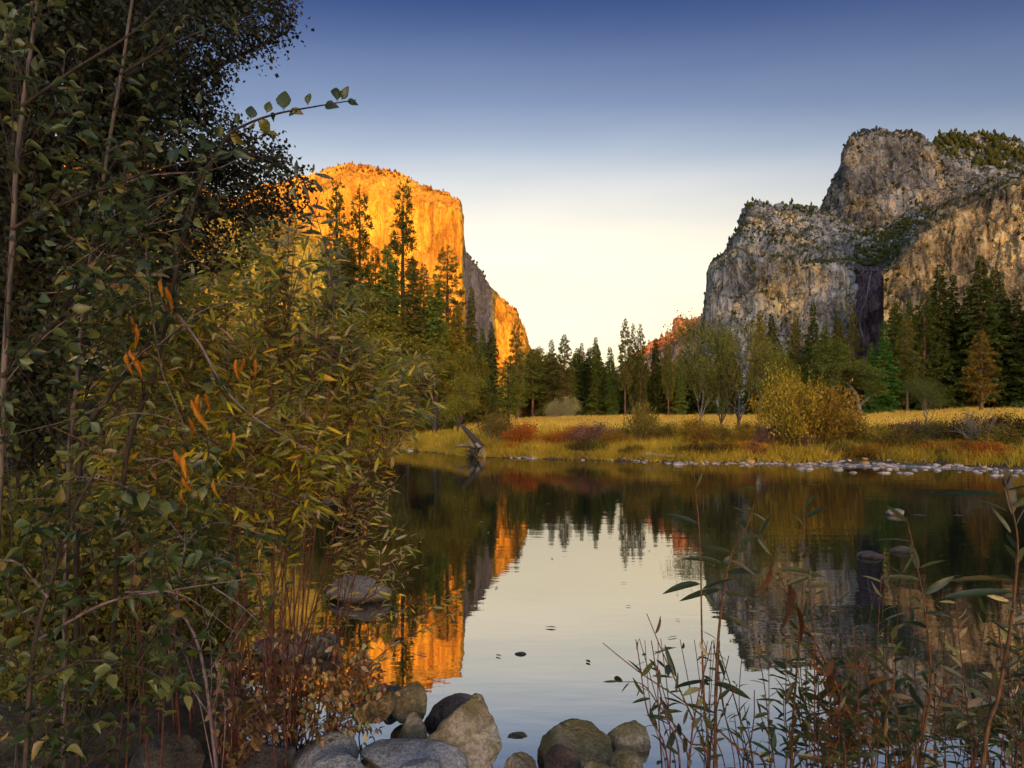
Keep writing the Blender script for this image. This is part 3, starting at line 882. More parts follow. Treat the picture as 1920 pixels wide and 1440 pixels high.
def conifer_mesh(seed, H, R, base, nb, tuft, mode):
    """returns (trunk mesh builder, crown mesh builder); mode: 'pine' open and tufted, 'fir' dense cone"""
    r = np.random.default_rng(seed)
    tr, cr = MB(), MB()
    zz = np.linspace(0, H, 14)
    lean = np.cumsum(r.normal(0, .012 * H / 14, (14, 2)), 0)
    cen = np.column_stack([lean, zz])
    tr.tube(cen, np.maximum(0.017 * H * (1 - zz / H) ** 0.8, 0.03), 7)
    P, A, N, S = [], [], [], []
    for k in range(nb):
        t = (k + r.random()) / nb
        z = base * H + (1 - base) * H * t ** 0.92
        c = np.array([np.interp(z, zz, cen[:, 0]), np.interp(z, zz, cen[:, 1]), z])
        if mode == 'pine':
            prof = (1 - t) ** 0.62 * min(1, 0.45 + 2.2 * t)
            L = R * prof * r.uniform(.45, 1.15) + .25
            rise = r.uniform(-.15, .35)
        else:
            prof = (1 - t) ** 0.85
            if r.random() < .10:
                continue
            L = R * prof * r.uniform(.45, 1.2) * (0.85 + .3 * math.sin(7 * t + seed)) + .22
            rise = r.uniform(-.30, .12) + .25 * t
        if mode == 'pine' and r.random() < .12:
            continue
        az = k * 2.39996 + r.uniform(-.6, .6)
        dirn = np.array([math.cos(az), math.sin(az), 0])
        side = np.array([-dirn[1], dirn[0], 0])
        m = 6
        s = np.linspace(0, 1, m)
        droop = -0.22 if mode == 'fir' else -.05
        pts = c + L * (s[:, None] * dirn + (rise * s + droop * s ** 2)[:, None] * np.array([0, 0, 1]))
        if L > 0.8:
            tr.tube(pts, np.linspace(.022 * L + .015, .012, m), 3, False)
        nt_ = max(4, int(L * tuft))
        ss = (0.35 + .65 * r.random(nt_) ** .75) if mode == 'pine' else (0.12 + .88 * r.random(nt_) ** .7)
        base_p = c + L * (ss[:, None] * dirn + (rise * ss + droop * ss ** 2)[:, None] * np.array([0, 0, 1]))
        lat = r.normal(0, .16 if mode == 'pine' else .20, nt_) * L * (1.1 - .6 * ss)
        pos = base_p + lat[:, None] * side + r.normal(0, .10 if mode == 'fir' else .16, (nt_, 1)) * np.array([[0, 0, 1]])
        if mode == 'pine':
            ax = dirn * .7 + r.normal(0, .6, (nt_, 3)) + np.array([0, 0, .25])
            nn = r.normal(0, 1, (nt_, 3)) + np.array([0, 0, .6])
            sz = r.uniform(.45, .85, nt_)
        else:
            ax = dirn + np.sign(lat)[:, None] * side * r.uniform(.2, 1, (nt_, 1)) + np.array([0, 0, -.28]) + r.normal(0, .25, (nt_, 3))
            nn = np.array([0, 0, 1.0]) + r.normal(0, .45, (nt_, 3))
            sz = r.uniform(.5, 1.0, nt_)
        P.append(pos), A.append(ax), N.append(nn), S.append(sz)
    P, A, N, S = (np.concatenate(v) for v in (P, A, N, S))
    S = S * (0.75 + 0.5 * (1 - P[:, 2] / H))
    cr.inst(SPRAY_V, SPRAY_T, P, A, N, S)
    return tr, cr


def broad_mesh(seed, H, R, base, n_leaf, leaf, trunk_r, levels=4, spread=0.6, upright=0.5, n_split=3, clump=0.5, lobes=None):
    """deciduous tree: recursive limbs, leaves gathered round the twig ends"""
    r = np.random.default_rng(seed)
    tr, cr = MB(), MB()
    ends = []

    def grow(p, d, L, rad, lev):
        m = 5
        bend = r.normal(0, .22, 3)
        s = np.linspace(0, 1, m)
        pts = p + L * (s[:, None] * d + (s ** 2)[:, None] * bend * .5)
        tr.tube(pts, np.linspace(rad, rad * .62, m), 6 if lev == 0 else (4 if lev < 3 else 3), False)
        e = pts[-1]
        if lev >= 2:
            ends.append((pts[m // 2] + r.normal(0, .3, 3), d))
        if lev >= levels:
            ends.append((e, nrm(pts[-1] - pts[-2])))
            ends.append((pts[m // 2], nrm(pts[-1] - pts[-2])))
            return
        k = n_split + (1 if r.random() < .5 else 0)
        for q in range(k):
            az = q / k * 6.283 + r.uniform(-.6, .6)
            dv = nrm(d * upright + spread * np.array([math.cos(az), math.sin(az), r.uniform(-.15, .45)]) + r.normal(0, .12, 3))
            st = pts[-1] if q < 1 else pts[r.integers(1 if lev < 2 else 2, m)]
            grow(st, dv, L * r.uniform(.58, .86), rad * .58, lev + 1)

    grow(np.zeros(3), nrm(np.array([r.normal(0, .05), r.normal(0, .05), 1])), base * H, trunk_r, 0)
    E = np.array([e for e, d in ends])
    D = np.array([d for e, d in ends])
    # fit the limbs to the asked height and spread
    sx = R / np.percentile(np.abs(E[:, :2]), 97)
    sz = (H * 0.97) / E[:, 2].max()
    E = E * np.array([sx, sx, sz])
    for v in tr.V:
        v *= np.array([sx, sx, sz])
    k = r.integers(0, len(E), n_leaf)
    off = r.normal(0, clump, (n_leaf, 3)) * np.array([1, 1, .7])
    P = E[k] + off
    A = D[k] * .5 + r.normal(0, .7, (n_leaf, 3))
    N = r.normal(0, .8, (n_leaf, 3)) + np.array([0, 0, .7])
    cr.inst(QUAD_V, QUAD_T, P, A, N, leaf * r.uniform(.6, 1.35, n_leaf))
    return tr, cr


def bush_mesh(seed, H, R, nstem, n_leaf, leaf, lean=0.6, flat=1.0):
    r = np.random.default_rng(seed)
    tr, cr = MB(), MB()
    pts_all, dir_all = [], []
    for k in range(nstem):
        az = r.random() * 6.283
        u = r.random() ** .6
        tip = np.array([math.cos(az) * R * u, math.sin(az) * R * u, H * (1 - .45 * u ** 2) * r.uniform(.7, 1.08)])
        b0 = np.array([math.cos(az), math.sin(az), 0]) * R * .22 * r.random()
        mid = b0 * .4 + tip * np.array([.35, .35, .6]) + r.normal(0, .06 * H, 3)
        c = catmull([b0, mid, tip], 9)
        tr.tube(c, np.linspace(.016 * H ** .5 + .012, .006, 9), 3, False)
        for f in (3, 4, 5, 6, 7, 8):
            pts_all.append(c[f])
            dir_all.append(nrm(c[f] - c[f - 1]))
            if f > 4:
                e = c[f] + r.normal(0, .10 * R, 3)
                tr.tube([c[f - 1], e], [.009, .004], 3, False)
                pts_all.append(e)
                dir_all.append(nrm(e - c[f - 1]))
    E, D = np.array(pts_all), np.array(dir_all)
    k = r.integers(0, len(E), n_leaf)
    P = E[k] + r.normal(0, .085 * (H + R) / 2, (n_leaf, 3))
    P[:, 2] = np.maximum(P[:, 2], 0.05)
    A = D[k] + r.normal(0, .55, (n_leaf, 3))
    N = r.normal(0, .8, (n_leaf, 3)) + np.array([0, 0, .5])
    cr.inst(QUAD_V, QUAD_T, P, A, N, leaf * r.uniform(.6, 1.3, n_leaf))
    return tr, cr


PROTO = {}


def proto(key, H, build, trunk_mat, crown_mat):
    tr, cr = build
    PROTO[key] = (H, tr.mesh(key + '_trunk', M[trunk_mat], True), cr.mesh(key + '_crown', M[crown_mat]))


for s in range(4):
    proto('pine%d' % s, 30, conifer_mesh(100 + s, 30, 5.0, .14 + .05 * s, 165, 12, 'pine'), 'bark_pine', 'pine')
for s in range(4):
    proto('fir%d' % s, 30, conifer_mesh(140 + s, 30, 4.6 + .5 * s, .05 + .03 * (s % 3), 260, 14.0, 'fir'), 'bark_pine', 'fir')
for s in range(4):
    proto('oak%d' % s, 20, broad_mesh(200 + s, 20, 5.5 + .6 * (s % 2), .17, 15000, .40, .38, 5, .75, .55, 2, .62), 'bark_grey', 'oak')
for s in range(3):
    proto('tallpine%d' % s, 30, conifer_mesh(180 + s, 30, 3.9, .10, 150, 11, 'pine'), 'bark_pine', 'pine')
proto('alder0', 14, broad_mesh(231, 14, 3.6, .20, 6500, .24, .17, 5, .6, .8, 2, .75), 'bark_grey', 'oak_green')
proto('alder1', 14, broad_mesh(232, 14, 4.4, .18, 7500, .24, .16, 5, .7, .8, 2, .80), 'bark_grey', 'oak_green')
for s in range(4):
    proto('bush%d' % s, 3, bush_mesh(260 + s, 3, 2.5, 60, 6500, .15), 'twig_brown', 'bush_olive')
for s in range(2):
    proto('bare%d' % s, 3, bush_mesh(280 + s, 3, 2.0, 60, 500, .12), 'bark_grey', 'bush_olive')


def plant_tree(key, name, px, top, d, label, cat, group=None, crown=None, wide=1.0, base_drop=0.15, trunk=None, crown_name='crown', trunk_name='trunk', height=None):
    H, mt, mc = PROTO[key]
    p = on_ground(px, d)
    z_top = CZ + (HZ - top) / FPX * d
    h = height if height else max(0.4, z_top - p[2])
    root = empty(name, (p[0], p[1], p[2] - base_drop), label, cat, group)
    s = h / H
    root.scale = (s * wide, s * wide, s)
    root.rotation_euler = (0, 0, random.uniform(0, 6.283))
    for nm, me, mm in ((trunk_name, mt, trunk), (crown_name, mc, crown)):
        o = link(nm, me, root)
        if mm:
            o.material_slots[0].link = 'OBJECT'
            o.material_slots[0].material = M[mm]
    return root


def near_label(px, marks, text, used=set()):
    m = min(marks, key=lambda q: abs(q[0] - px))
    side = 'in line with' if abs(m[0] - px) < 6 else ('just left of' if px < m[0] else 'just right of')
    return '%s %s %s' % (text, side, m[1])


HUE = {'fir': 'green', 'fir_dark': 'dark', 'pine': 'olive', 'rust_needles': 'rusty', 'pine_gold': 'golden', 'oak': 'brown', 'oak_green': 'green', 'bush_olive': 'olive', 'bush_yellow': 'yellow',
       'bush_dark': 'dark', 'bush_purple': 'purplish', 'oak_amber': 'amber', 'bush_green': 'green'}
MK_CEN = [(1006, 'the yellowish conifer by the cliff'), (1058, 'the broad topped pine'), (1091, 'the rust coloured conifer'), (1117, 'the pointed green conifer'), (1172, 'the leftmost pine of the trio'), (1201, 'the rightmost pine of the trio'),
          (1229, 'the dark conifer below the ridge'), (1253, 'the half bare pine'), (1312, 'the thin alder')]
MK_RIGHT = [(1385, 'the slender alder'), (1425, 'the golden conifer'), (1492, 'the olive conifer'), (1524, 'the tall dark conifer'), (1571, 'the conifer by the waterfall'), (1655, 'the bright green conifer'), (1733, 'the long trunked pine'),
            (1762, 'the tall dark conifer below the ochre cliff'), (1838, 'the tallest dark conifer'), (1905, 'the conifer at the border')]
MK_BANK = [(1130, 'the deep red bush'), (1203, 'the upright willow bush'), (1245, 'the tawny bush'), (1300, 'the bush below the thin alder'), (1350, 'the leaning alder'), (1395, 'the golden tuft'), (1472, 'the big golden bush'), (1545, 'the bush with bare stems'),
           (1590, 'the olive flank bush'), (1660, 'the low yellow bush'), (1735, 'the small green alder'), (1835, 'the bare grey shrub'), (1910, 'the right border bushes')]
MK_LEFT = [(300, 'the violet branch'), (430, 'the willow stems'), (560, 'the pale stones in the water'), (632, 'the leftmost tall pine'), (675, 'the middle tall pine'), (757, 'the rightmost tall pine'), (838, 'the open crowned pine'), (893, 'the fallen trunk')]
MK_SHOOT = [(1240, 'the short drooping shoot'), (1316, 'the single leaf shoot'), (1345, 'the glossy leafy shoot'), (1490, 'the straight reddish shoot'), (1580, 'the curled dead leaves'), (1740, 'the bare tipped tall shoot'), (1860, 'the big leaved border shoot')]
G_CEN = 'conifers of the forest edge across the meadow'
G_RIGHT = 'conifers under the grey and ochre cliffs'
# --- forest edge in the middle
for key, px, top, d, cr, wd, lab in [
    ('pine1', 968, 597, 165, 'pine', .75, 'tall dark pine rising in front of the orange buttress, right of the round green pine'),
    ('fir1', 1006, 650, 215, 'pine_gold', .75, 'yellowish conifer at the foot of the cliff, first of the forest edge'),
    ('pine0', 1034, 636, 205, 'pine', .8, 'dark pine just left of the broad topped pine above the pale round bush'),
    ('pine2', 1058, 627, 198, 'pine', .95, 'broad topped dark pine straight above the pale round bush'),
    ('fir2', 1091, 642, 225, 'rust_needles', .8, 'rust coloured conifer glowing between two dark green ones'),
    ('fir0', 1117, 630, 205, 'fir', .85, 'pointed dark green conifer midway between the rust one and the tall trio'),
    ('fir3', 1148, 662, 200, 'fir', .72, 'shorter green conifer with amber lower boughs left of the tall trio'),
    ('pine3', 1172, 597, 190, 'pine', .62, 'tallest and leftmost pine of the trio standing against the pale sky'),
    ('pine0', 1187, 606, 193, 'pine', .50, 'middle pine of the tall trio against the pale sky'),
    ('pine1', 1201, 606, 190, 'pine', .62, 'rightmost pine of the tall trio against the pale sky'),
    ('fir1', 1229, 632, 200, 'fir_dark', .75, 'dark conifer just right of the tall trio, below the orange ridge'),
    ('pine2', 1253, 640, 182, 'pine', .65, 'slender half bare pine below the step of the orange ridge'),
    ('fir0', 1276, 652, 195, 'fir', .75, 'green conifer behind the thin alder, below the blue grey ridge wall'),
]:
    plant_tree(key, 'conifer', px, top, d, lab, 'tree', G_CEN, cr, wd)
for k in range(52):
    px = 975 + k * 6.8 + random.uniform(-5, 5)
    hue = random.choice(['fir', 'fir_dark', 'pine', 'fir', 'rust_needles', 'pine', 'pine_gold', 'fir'])
    plant_tree(random.choice(['fir0', 'fir1', 'fir2', 'fir3', 'pine1', 'pine3']), 'conifer', px, random.uniform(648, 708), random.uniform(206, 250),
               near_label(px, MK_CEN, 'low %s conifer in the row behind,' % HUE[hue]), 'tree', 'low conifers filling the forest edge', hue, random.uniform(1.0, 1.6))
# --- right side
for key, px, top, d, cr, wd, lab in [
    ('fir2', 1425, 580, 172, 'pine_gold', .85, 'golden conifer lit pale against the grey cliff'),
    ('fir1', 1447, 590, 180, 'fir_dark', .8, 'dark slim conifer just right of the golden one'),
    ('fir0', 1492, 588, 178, 'pine', .85, 'olive conifer midway between the golden one and the taller dark one'),
    ('fir3', 1524, 566, 175, 'fir_dark', .8, 'tall dark conifer left of the waterfall, in front of the pale cliff'),
    ('fir1', 1547, 600, 186, 'fir', .7, 'small conifer tucked between two taller ones below the pale cliff'),
    ('fir2', 1571, 580, 176, 'pine', .75, 'olive green conifer left below the waterfall'),
    ('pine0', 1600, 585, 185, 'pine', .75, 'loose conifer straight below the waterfall'),
    ('fir0', 1633, 640, 150, 'fir_bright', .85, 'bright green young conifer, lower of the bright pair'),
    ('fir3', 1655, 600, 150, 'fir_bright', 1.0, 'large bright green conifer with layered boughs reaching the meadow'),
    ('fir1', 1678, 560, 175, 'fir', 1.0, 'deep green conifer behind the bright green one'),
    ('fir2', 1706, 560, 180, 'fir', .9, 'deep green conifer right of the waterfall foot'),
    ('pine1', 1733, 545, 165, 'fir_dark', 1.0, 'dark pine with long bare trunk left of the twin dark conifers'),
    ('fir0', 1762, 492, 168, 'fir_dark', .85, 'very tall dark conifer in front of the ochre cliff, left of the two'),
    ('fir3', 1788, 515, 172, 'fir_dark', .9, 'dark conifer between the two tallest ones on the right'),
    ('fir2', 1838, 477, 165, 'fir_dark', .95, 'tallest dark conifer on the right, broad crown against the ochre cliff'),
    ('fir1', 1866, 498, 172, 'fir_dark', .9, 'dark conifer right of the tallest one'),
    ('fir3', 1905, 540, 168, 'fir_dark', 1.0, 'nearly black conifer at the right border of the view'),
    ('fir0', 1948, 510, 165, 'fir_dark', 1.1, 'nearly black conifer cut by the right border of the view'),
    ('pine2', 1700, 590, 158, 'pine', .9, 'brown green pine with a tall bare trunk beside the meadow'),
]:
    plant_tree(key, 'conifer', px, top, d, lab, 'tree', G_RIGHT, cr, wd)
for k in range(26):
    px = 1330 + k * 25 + random.uniform(-9, 9)
    hue = random.choice(['fir_dark', 'fir', 'fir', 'pine'])
    plant_tree(random.choice(['fir0', 'fir1', 'fir2', 'fir3', 'pine1']), 'conifer', px, random.uniform(640, 690), random.uniform(185, 220),
               near_label(px, MK_RIGHT, 'low %s conifer standing behind,' % HUE[hue]), 'tree', 'low conifers behind the trees on the right', hue, random.uniform(.9, 1.4))
for key, px, top, d, cr, wd, lab in [('fir1', 1688, 590, 186, 'fir', 1.1, 'mid green conifer closing the gap behind the brown green pine'), ('fir0', 1722, 580, 190, 'fir_dark', 1.1, 'dark conifer behind the pine with the long bare trunk'),
                                   ('fir2', 1748, 535, 184, 'fir', 1.0, 'deep green conifer just left of the very tall dark one'), ('fir1', 1776, 560, 182, 'fir_dark', 1.1, 'dark conifer filling the space right of the very tall one'),
                                   ('fir3', 1812, 535, 178, 'fir_dark', 1.1, 'dark conifer left of the tallest one, behind the amber tree'), ('fir0', 1884, 560, 175, 'fir_dark', 1.2, 'dark conifer between the tallest one and the border'),
                                   ('fir2', 1925, 575, 172, 'fir_dark', 1.2, 'dark broad conifer low at the right border')]:
    plant_tree(key, 'conifer', px, top, d, lab, 'tree', G_RIGHT, cr, wd)
plant_tree('pine0', 'conifer', 1840, 618, 140, 'amber brown tree with layered boughs in front of the black conifers on the right', 'tree', None, 'amber_needles', 1.4)
plant_tree('oak0', 'oak_tree', 1562, 632, 118, 'yellow green broadleaf tree behind the big golden bush', 'tree', None, 'bush_green', 1.0)
plant_tree('oak3', 'oak_tree', 1612, 665, 116, 'fresh green broadleaf tree between the golden bush and the bright conifer', 'tree', None, 'bush_green', 1.1)
plant_tree('oak1', 'oak_tree', 1425, 672, 122, 'olive broadleaf tree below the golden conifer', 'tree', None, 'oak_green', 1.1)
plant_tree('oak2', 'oak_tree', 1475, 655, 120, 'brownish broadleaf tree rising behind the golden bush, left side', 'tree', None, 'oak', .85)
plant_tree('alder0', 'alder_tree', 1312, 588, 92, 'thin alder with open crown in front of the blue grey ridge', 'tree', None, 'oak_green', 1.0)
plant_tree('alder1', 'alder_tree', 1385, 588, 72, 'slender grey trunked alder on the bank in front of the grey cliff', 'tree', None, 'oak_green', .85, trunk='bark_dark')
plant_tree('alder0', 'alder_tree', 1350, 612, 76, 'alder with a dark leaning trunk on the bank left of the slender grey one', 'tree', None, 'oak_green', .95, trunk='bark_dark')
plant_tree('alder1', 'alder_tree', 1735, 690, 62, 'small sparse green alder on the bank below the dark pines', 'tree', None, 'bush_green', .8)
# --- left group
G_LEFT = 'trees on the left bank in front of the orange cliff'
for key, px, top, d, cr, wd, lab in [
    ('tallpine0', 632, 339, 150, 'fir_dark', .85, 'tall pine silhouetted on the orange cliff, leftmost of three'),
    ('tallpine1', 675, 354, 152, 'fir_dark', .80, 'narrow pine silhouetted on the orange cliff, middle of three'),
    ('tallpine2', 757, 342, 145, 'fir_dark', .95, 'tall broad pine silhouetted on the orange cliff, rightmost of three'),
    ('tallpine1', 838, 462, 138, 'pine', 1.25, 'open crowned pine with orange rock shining through, by the cliff edge'),
    ('oak0', 640, 525, 120, 'oak_green', 1.15, 'dull green broadleaf tree under the leftmost tall pine'),
    ('oak1', 690, 545, 122, 'oak', 1.15, 'olive broadleaf tree under the middle tall pine'),
    ('oak2', 742, 572, 112, 'oak', 1.15, 'golden olive broadleaf tree, roundest of the left bank wood'),
    ('oak3', 795, 590, 116, 'oak', 1.1, 'olive broadleaf tree below the rightmost tall pine'),
    ('oak0', 836, 600, 120, 'oak', .95, 'brown olive broadleaf tree in front of the cliff edge'),
    ('fir0', 884, 535, 125, 'pine', .62, 'thin topped olive conifer right at the cliff edge, beside the grey wall'),
    ('oak2', 862, 660, 104, 'oak', .9, 'bronze broadleaf tree leaning over the grassy bank'),
    ('fir3', 702, 462, 130, 'pine', .8, 'olive conifer spire between the middle and the rightmost tall pine'),
    ('fir1', 795, 492, 128, 'pine', .8, 'olive conifer spire just right below the rightmost tall pine'),
    ('fir2', 860, 570, 118, 'pine_gold', .8, 'bronze green conifer under the open crowned pine'),
    ('fir0', 652, 436, 132, 'pine', .95, 'full olive conifer in front of the leftmost tall pine'),
    ('fir2', 726, 458, 126, 'fir', .9, 'full green conifer left below the rightmost tall pine'),
    ('fir3', 776, 486, 114, 'pine', .95, 'broad olive conifer in the heart of the left bank wood'),
    ('fir0', 818, 516, 112, 'fir', .95, 'broad green conifer below the open crowned pine'),
    ('fir2', 896, 640, 112, 'pine', .9, 'olive conifer stepping down to the meadow, left of the slender dark one'),
    ('oak3', 815, 650, 102, 'oak', 1.05, 'dusky broadleaf tree low on the left bank'),
    ('oak0', 765, 660, 104, 'oak_green', 1.1, 'greyish green broadleaf tree low behind the willow branches'),
    ('fir1', 922, 610, 150, 'fir_dark', .8, 'slender dark conifer against the grey wall of the orange cliff'),
    ('fir2', 905, 612, 155, 'fir', .7, 'dark conifer half hidden behind the bronze broadleaf tree'),
    ('pine1', 953, 668, 108, 'fir', 1.55, 'round dense green pine with a short dark trunk on the meadow edge'),
]:
    plant_tree(key, 'pine_tree' if 'pine' in key else ('conifer' if key.startswith('fir') else 'oak_tree'), px, top, d, lab, 'tree', G_LEFT, cr, wd, trunk='bark_dark')
for k in range(44):
    px, hue = -60 + k * 21, random.choice(['oak', 'oak_green'])
    plant_tree('oak%d' % (k % 4), 'oak_tree', px, random.uniform(600, 690), random.uniform(128, 150), near_label(px, MK_LEFT, '%s broadleaf tree in the left wood,' % HUE[hue]), 'tree',
               'trees deep in the left bank wood', hue, 1.2, trunk='bark_dark')
plant_tree('alder0', 'alder_tree', 858, 690, 86, 'small grey twigged alder behind the fallen trunk', 'tree', None, 'oak', 1.3, trunk='bark_dark')
plant_tree('bush1', 'willow_shrub', 930, 775, 68, 'grey green shrub beside the root ball of the fallen tree', 'shrub', None, 'bush_olive', 1.0, trunk='bark_grey', crown_name='foliage', trunk_name='stem')

for k in range(34):
    px, hue = 280 + k * 19 + random.uniform(-6, 6), random.choice(['oak', 'oak_green', 'bush_olive', 'oak_amber'])
    plant_tree('bush%d' % (k % 4), 'shrub', px, random.uniform(730, 775), random.uniform(104, 122), near_label(px, MK_LEFT, '%s understory shrub of the left bank,' % HUE[hue]), 'shrub',
               'understory shrubs of the left bank', hue, .8, crown_name='foliage', trunk_name='stem')
# --- bushes of the far bank
for key, px, top, d, cr, wd, lab in [
    ('bush0', 982, 792, 63.5, 'bush_red', 1.05, 'orange red autumn bush on the bank, left of the red pair'),
    ('bush2', 1045, 806, 61.5, 'bush_red', 1.3, 'low rusty bush linking the two red autumn bushes'),
    ('bush1', 1085, 796, 61, 'bush_red', 1.05, 'deep red autumn bush on the bank, right of the red pair'),
    ('bush3', 1138, 806, 59.5, 'bush_yellow', 1.3, 'low yellow bush right of the deep red bush'),
    ('bush0', 1203, 758, 59, 'bush_olive', .62, 'upright olive willow bush straight across the river in front of the meadow'),
    ('bush1', 1165, 800, 61, 'bush_olive', .9, 'low olive bush on the left foot of the upright willow bush'),
    ('bush2', 1245, 790, 59, 'bush_olive', .95, 'tawny bush right of the upright willow bush'),
    ('bush3', 1300, 782, 57, 'bush_yellow', 1.0, 'tawny yellow bush below the thin alder'),
    ('bush1', 1345, 792, 55, 'bush_olive', .9, 'brownish bush at the foot of the dark leaning alder'),
    ('bush2', 1395, 800, 54, 'bush_yellow', .8, 'golden tuft like bush in front of the slender alder'),
    ('bush0', 1425, 812, 53, 'bush_purple', .85, 'purple brown bush by the cobbles left of the golden bush'),
    ('bush3', 1472, 708, 54, 'bush_yellow', .60, 'big golden bush, left and taller half, on the cobble bank'),
    ('bush2', 1545, 722, 53, 'bush_yellow', .66, 'big golden bush, right half, with bare stems at its foot'),
    ('bush1', 1590, 770, 54, 'bush_olive', .8, 'olive bush on the right flank of the big golden bush'),
    ('bush0', 1512, 815, 52, 'bush_purple', .9, 'reddish brown bush at the foot of the big golden bush'),
    ('bush3', 1660, 800, 52, 'bush_yellow', 1.3, 'low yellow bush between the golden bush and the small green alder'),
    ('bush2', 1715, 795, 51, 'bush_green', 1.1, 'dark green bush at the foot of the small green alder'),
    ('bush1', 1765, 785, 51, 'bush_olive', 1.1, 'olive bush right of the small green alder'),
    ('bush0', 1815, 782, 50, 'bush_dark', 1.2, 'dark brown bush behind the bare shrub on the right bank'),
    ('bush3', 1875, 780, 48, 'bush_dark', 1.2, 'dark brown bush near the right border above the riffle'),
    ('bush2', 1935, 778, 46, 'bush_dark', 1.3, 'dark bush cut by the right border of the view'),
]:
    plant_tree(key, 'shrub', px, top, d, lab, 'shrub', 'bushes on the far bank', cr, wd, crown_name='foliage', trunk_name='stem')
plant_tree('bare0', 'bare_shrub', 1835, 760, 47, 'bare grey twiggy shrub on the right bank', 'shrub', None, 'bush_olive', 1.1, crown_name='foliage', trunk_name='stem')
plant_tree('bush3', 'pale_willow', 1043, 752, 185, 'pale grey green round bush at the forest edge, left of the pair', 'shrub', None, 'bush_pale', .75, trunk='driftwood', crown_name='foliage', trunk_name='stem')
plant_tree('bush0', 'pale_willow', 1067, 746, 183, 'pale grey green round bush at the forest edge, right of the pair', 'shrub', None, 'bush_pale', .75, trunk='driftwood', crown_name='foliage', trunk_name='stem')


for k in range(34):
    px, hue = 1120 + k * 24.5 + random.uniform(-9, 9), random.choice(['bush_olive', 'bush_yellow', 'bush_dark', 'bush_olive', 'bush_purple', 'oak_amber'])
    plant_tree('bush%d' % (k % 4), 'shrub', px, random.uniform(788, 822), float(np.interp(px, SH_PX, SH_D)) + random.uniform(3.0, 11), near_label(px, MK_BANK, 'low %s scrub in the bank grass,' % HUE[hue]), 'shrub',
               'low scrub in the grass of the far bank', hue, random.uniform(1.0, 1.5), crown_name='foliage', trunk_name='stem')

for k in range(30):
    px, hue = 930 + k * 33 + random.uniform(-14, 14), random.choice(['bush_olive', 'bush_dark', 'bush_purple', 'oak_amber', 'bush_green', 'bush_red'])
    plant_tree('bush%d' % (k % 4), 'shrub', px, random.uniform(822, 838), float(np.interp(px, SH_PX, SH_D)) + random.uniform(1.2, 3.6), near_label(px, [(985, 'the orange red bush'), (1085, 'the deep red bush')] + MK_BANK, '%s brush at the water edge,' % {**HUE, 'bush_red': 'rusty'}[hue]), 'shrub',
               'low brush at the far water edge', hue, random.uniform(1.2, 2.0), crown_name='foliage', trunk_name='stem')

# ------------------------------------------------------------------ grass
def grass_obj(name, P, hmin, hmax, wid, mat, seed, lean=0.5):
    r = np.random.default_rng(seed)
    n = len(P)
    tv = np.array([(0, .5, 0), (0, -.5, 0), (.6, .32, .03), (.6, -.32, .03), (1, 0, -.10)])
    tf = np.array([(0, 1, 2), (1, 3, 2), (2, 3, 4)])
    A = np.array([0, 0, 1.0]) + r.normal(0, lean, (n, 3)) * np.array([1, 1, .2])
    N = r.normal(0, 1, (n, 3)) * np.array([1, 1, .3])
    mb = MB()
    mb.inst(tv, tf, P, A, N, r.uniform(hmin, hmax, n), wid)
    o = link(name, mb.mesh(name, mat))
    o['kind'] = 'stuff'
    return o


def scatter_px(n, px0, px1, s0, s1, seed, clumps=None, csize=0.35):
    r = np.random.default_rng(seed)
    if clumps:
        cp, cs = r.uniform(px0, px1, clumps), r.uniform(s0, s1, clumps)
        k = r.integers(0, clumps, n)
        px, s = cp[k], cs[k]
    else:
        px, s = r.uniform(px0, px1, n), r.uniform(s0, s1, n)
    d = np.interp(px, SH_PX, SH_D) + s
    x = (px - 960) / FPX * d
    if clumps:
        x = x + r.normal(0, csize, n)
        d = d + r.normal(0, csize, n)
    return np.stack([x, d, ground_z(x, d) - 0.03], -1)


grass_obj('bank_grass', scatter_px(30000, 620, 2050, 0.6, 7, 1, 620, .34), .5, 1.35, .045, M['grass'], 2, .5)
grass_obj('bank_grass', scatter_px(16000, 620, 1560, 0.1, 2.6, 21, 420, .28), .35, .95, .045, M['grass'], 22, .6)
grass_obj('bank_grass', scatter_px(26000, 560, 2050, 4, 26, 3), .4, .95, .06, M['grass'], 4, .4)
grass_obj('meadow_grass', scatter_px(30000, 860, 2050, 20, 155, 5), .35, .75, .13, M['meadow'], 6, .35)
grass_obj('meadow_grass', scatter_px(26000, 860, 2050, 20, 140, 15, 500, 1.1), .6, 1.15, .12, M['meadow'], 16, .4)


# ------------------------------------------------------------------ stones
def ico(sub):
    import bmesh
    bm = bmesh.new()
    bmesh.ops.create_icosphere(bm, subdivisions=sub, radius=1.0)
    bm.verts.ensure_lookup_table()
    V = np.array([v.co[:] for v in bm.verts])
    T = np.array([[v.index for v in f.verts] for f in bm.faces])
    bm.free()
    return V, T


ICO = {k: ico(k) for k in (2, 3, 5)}


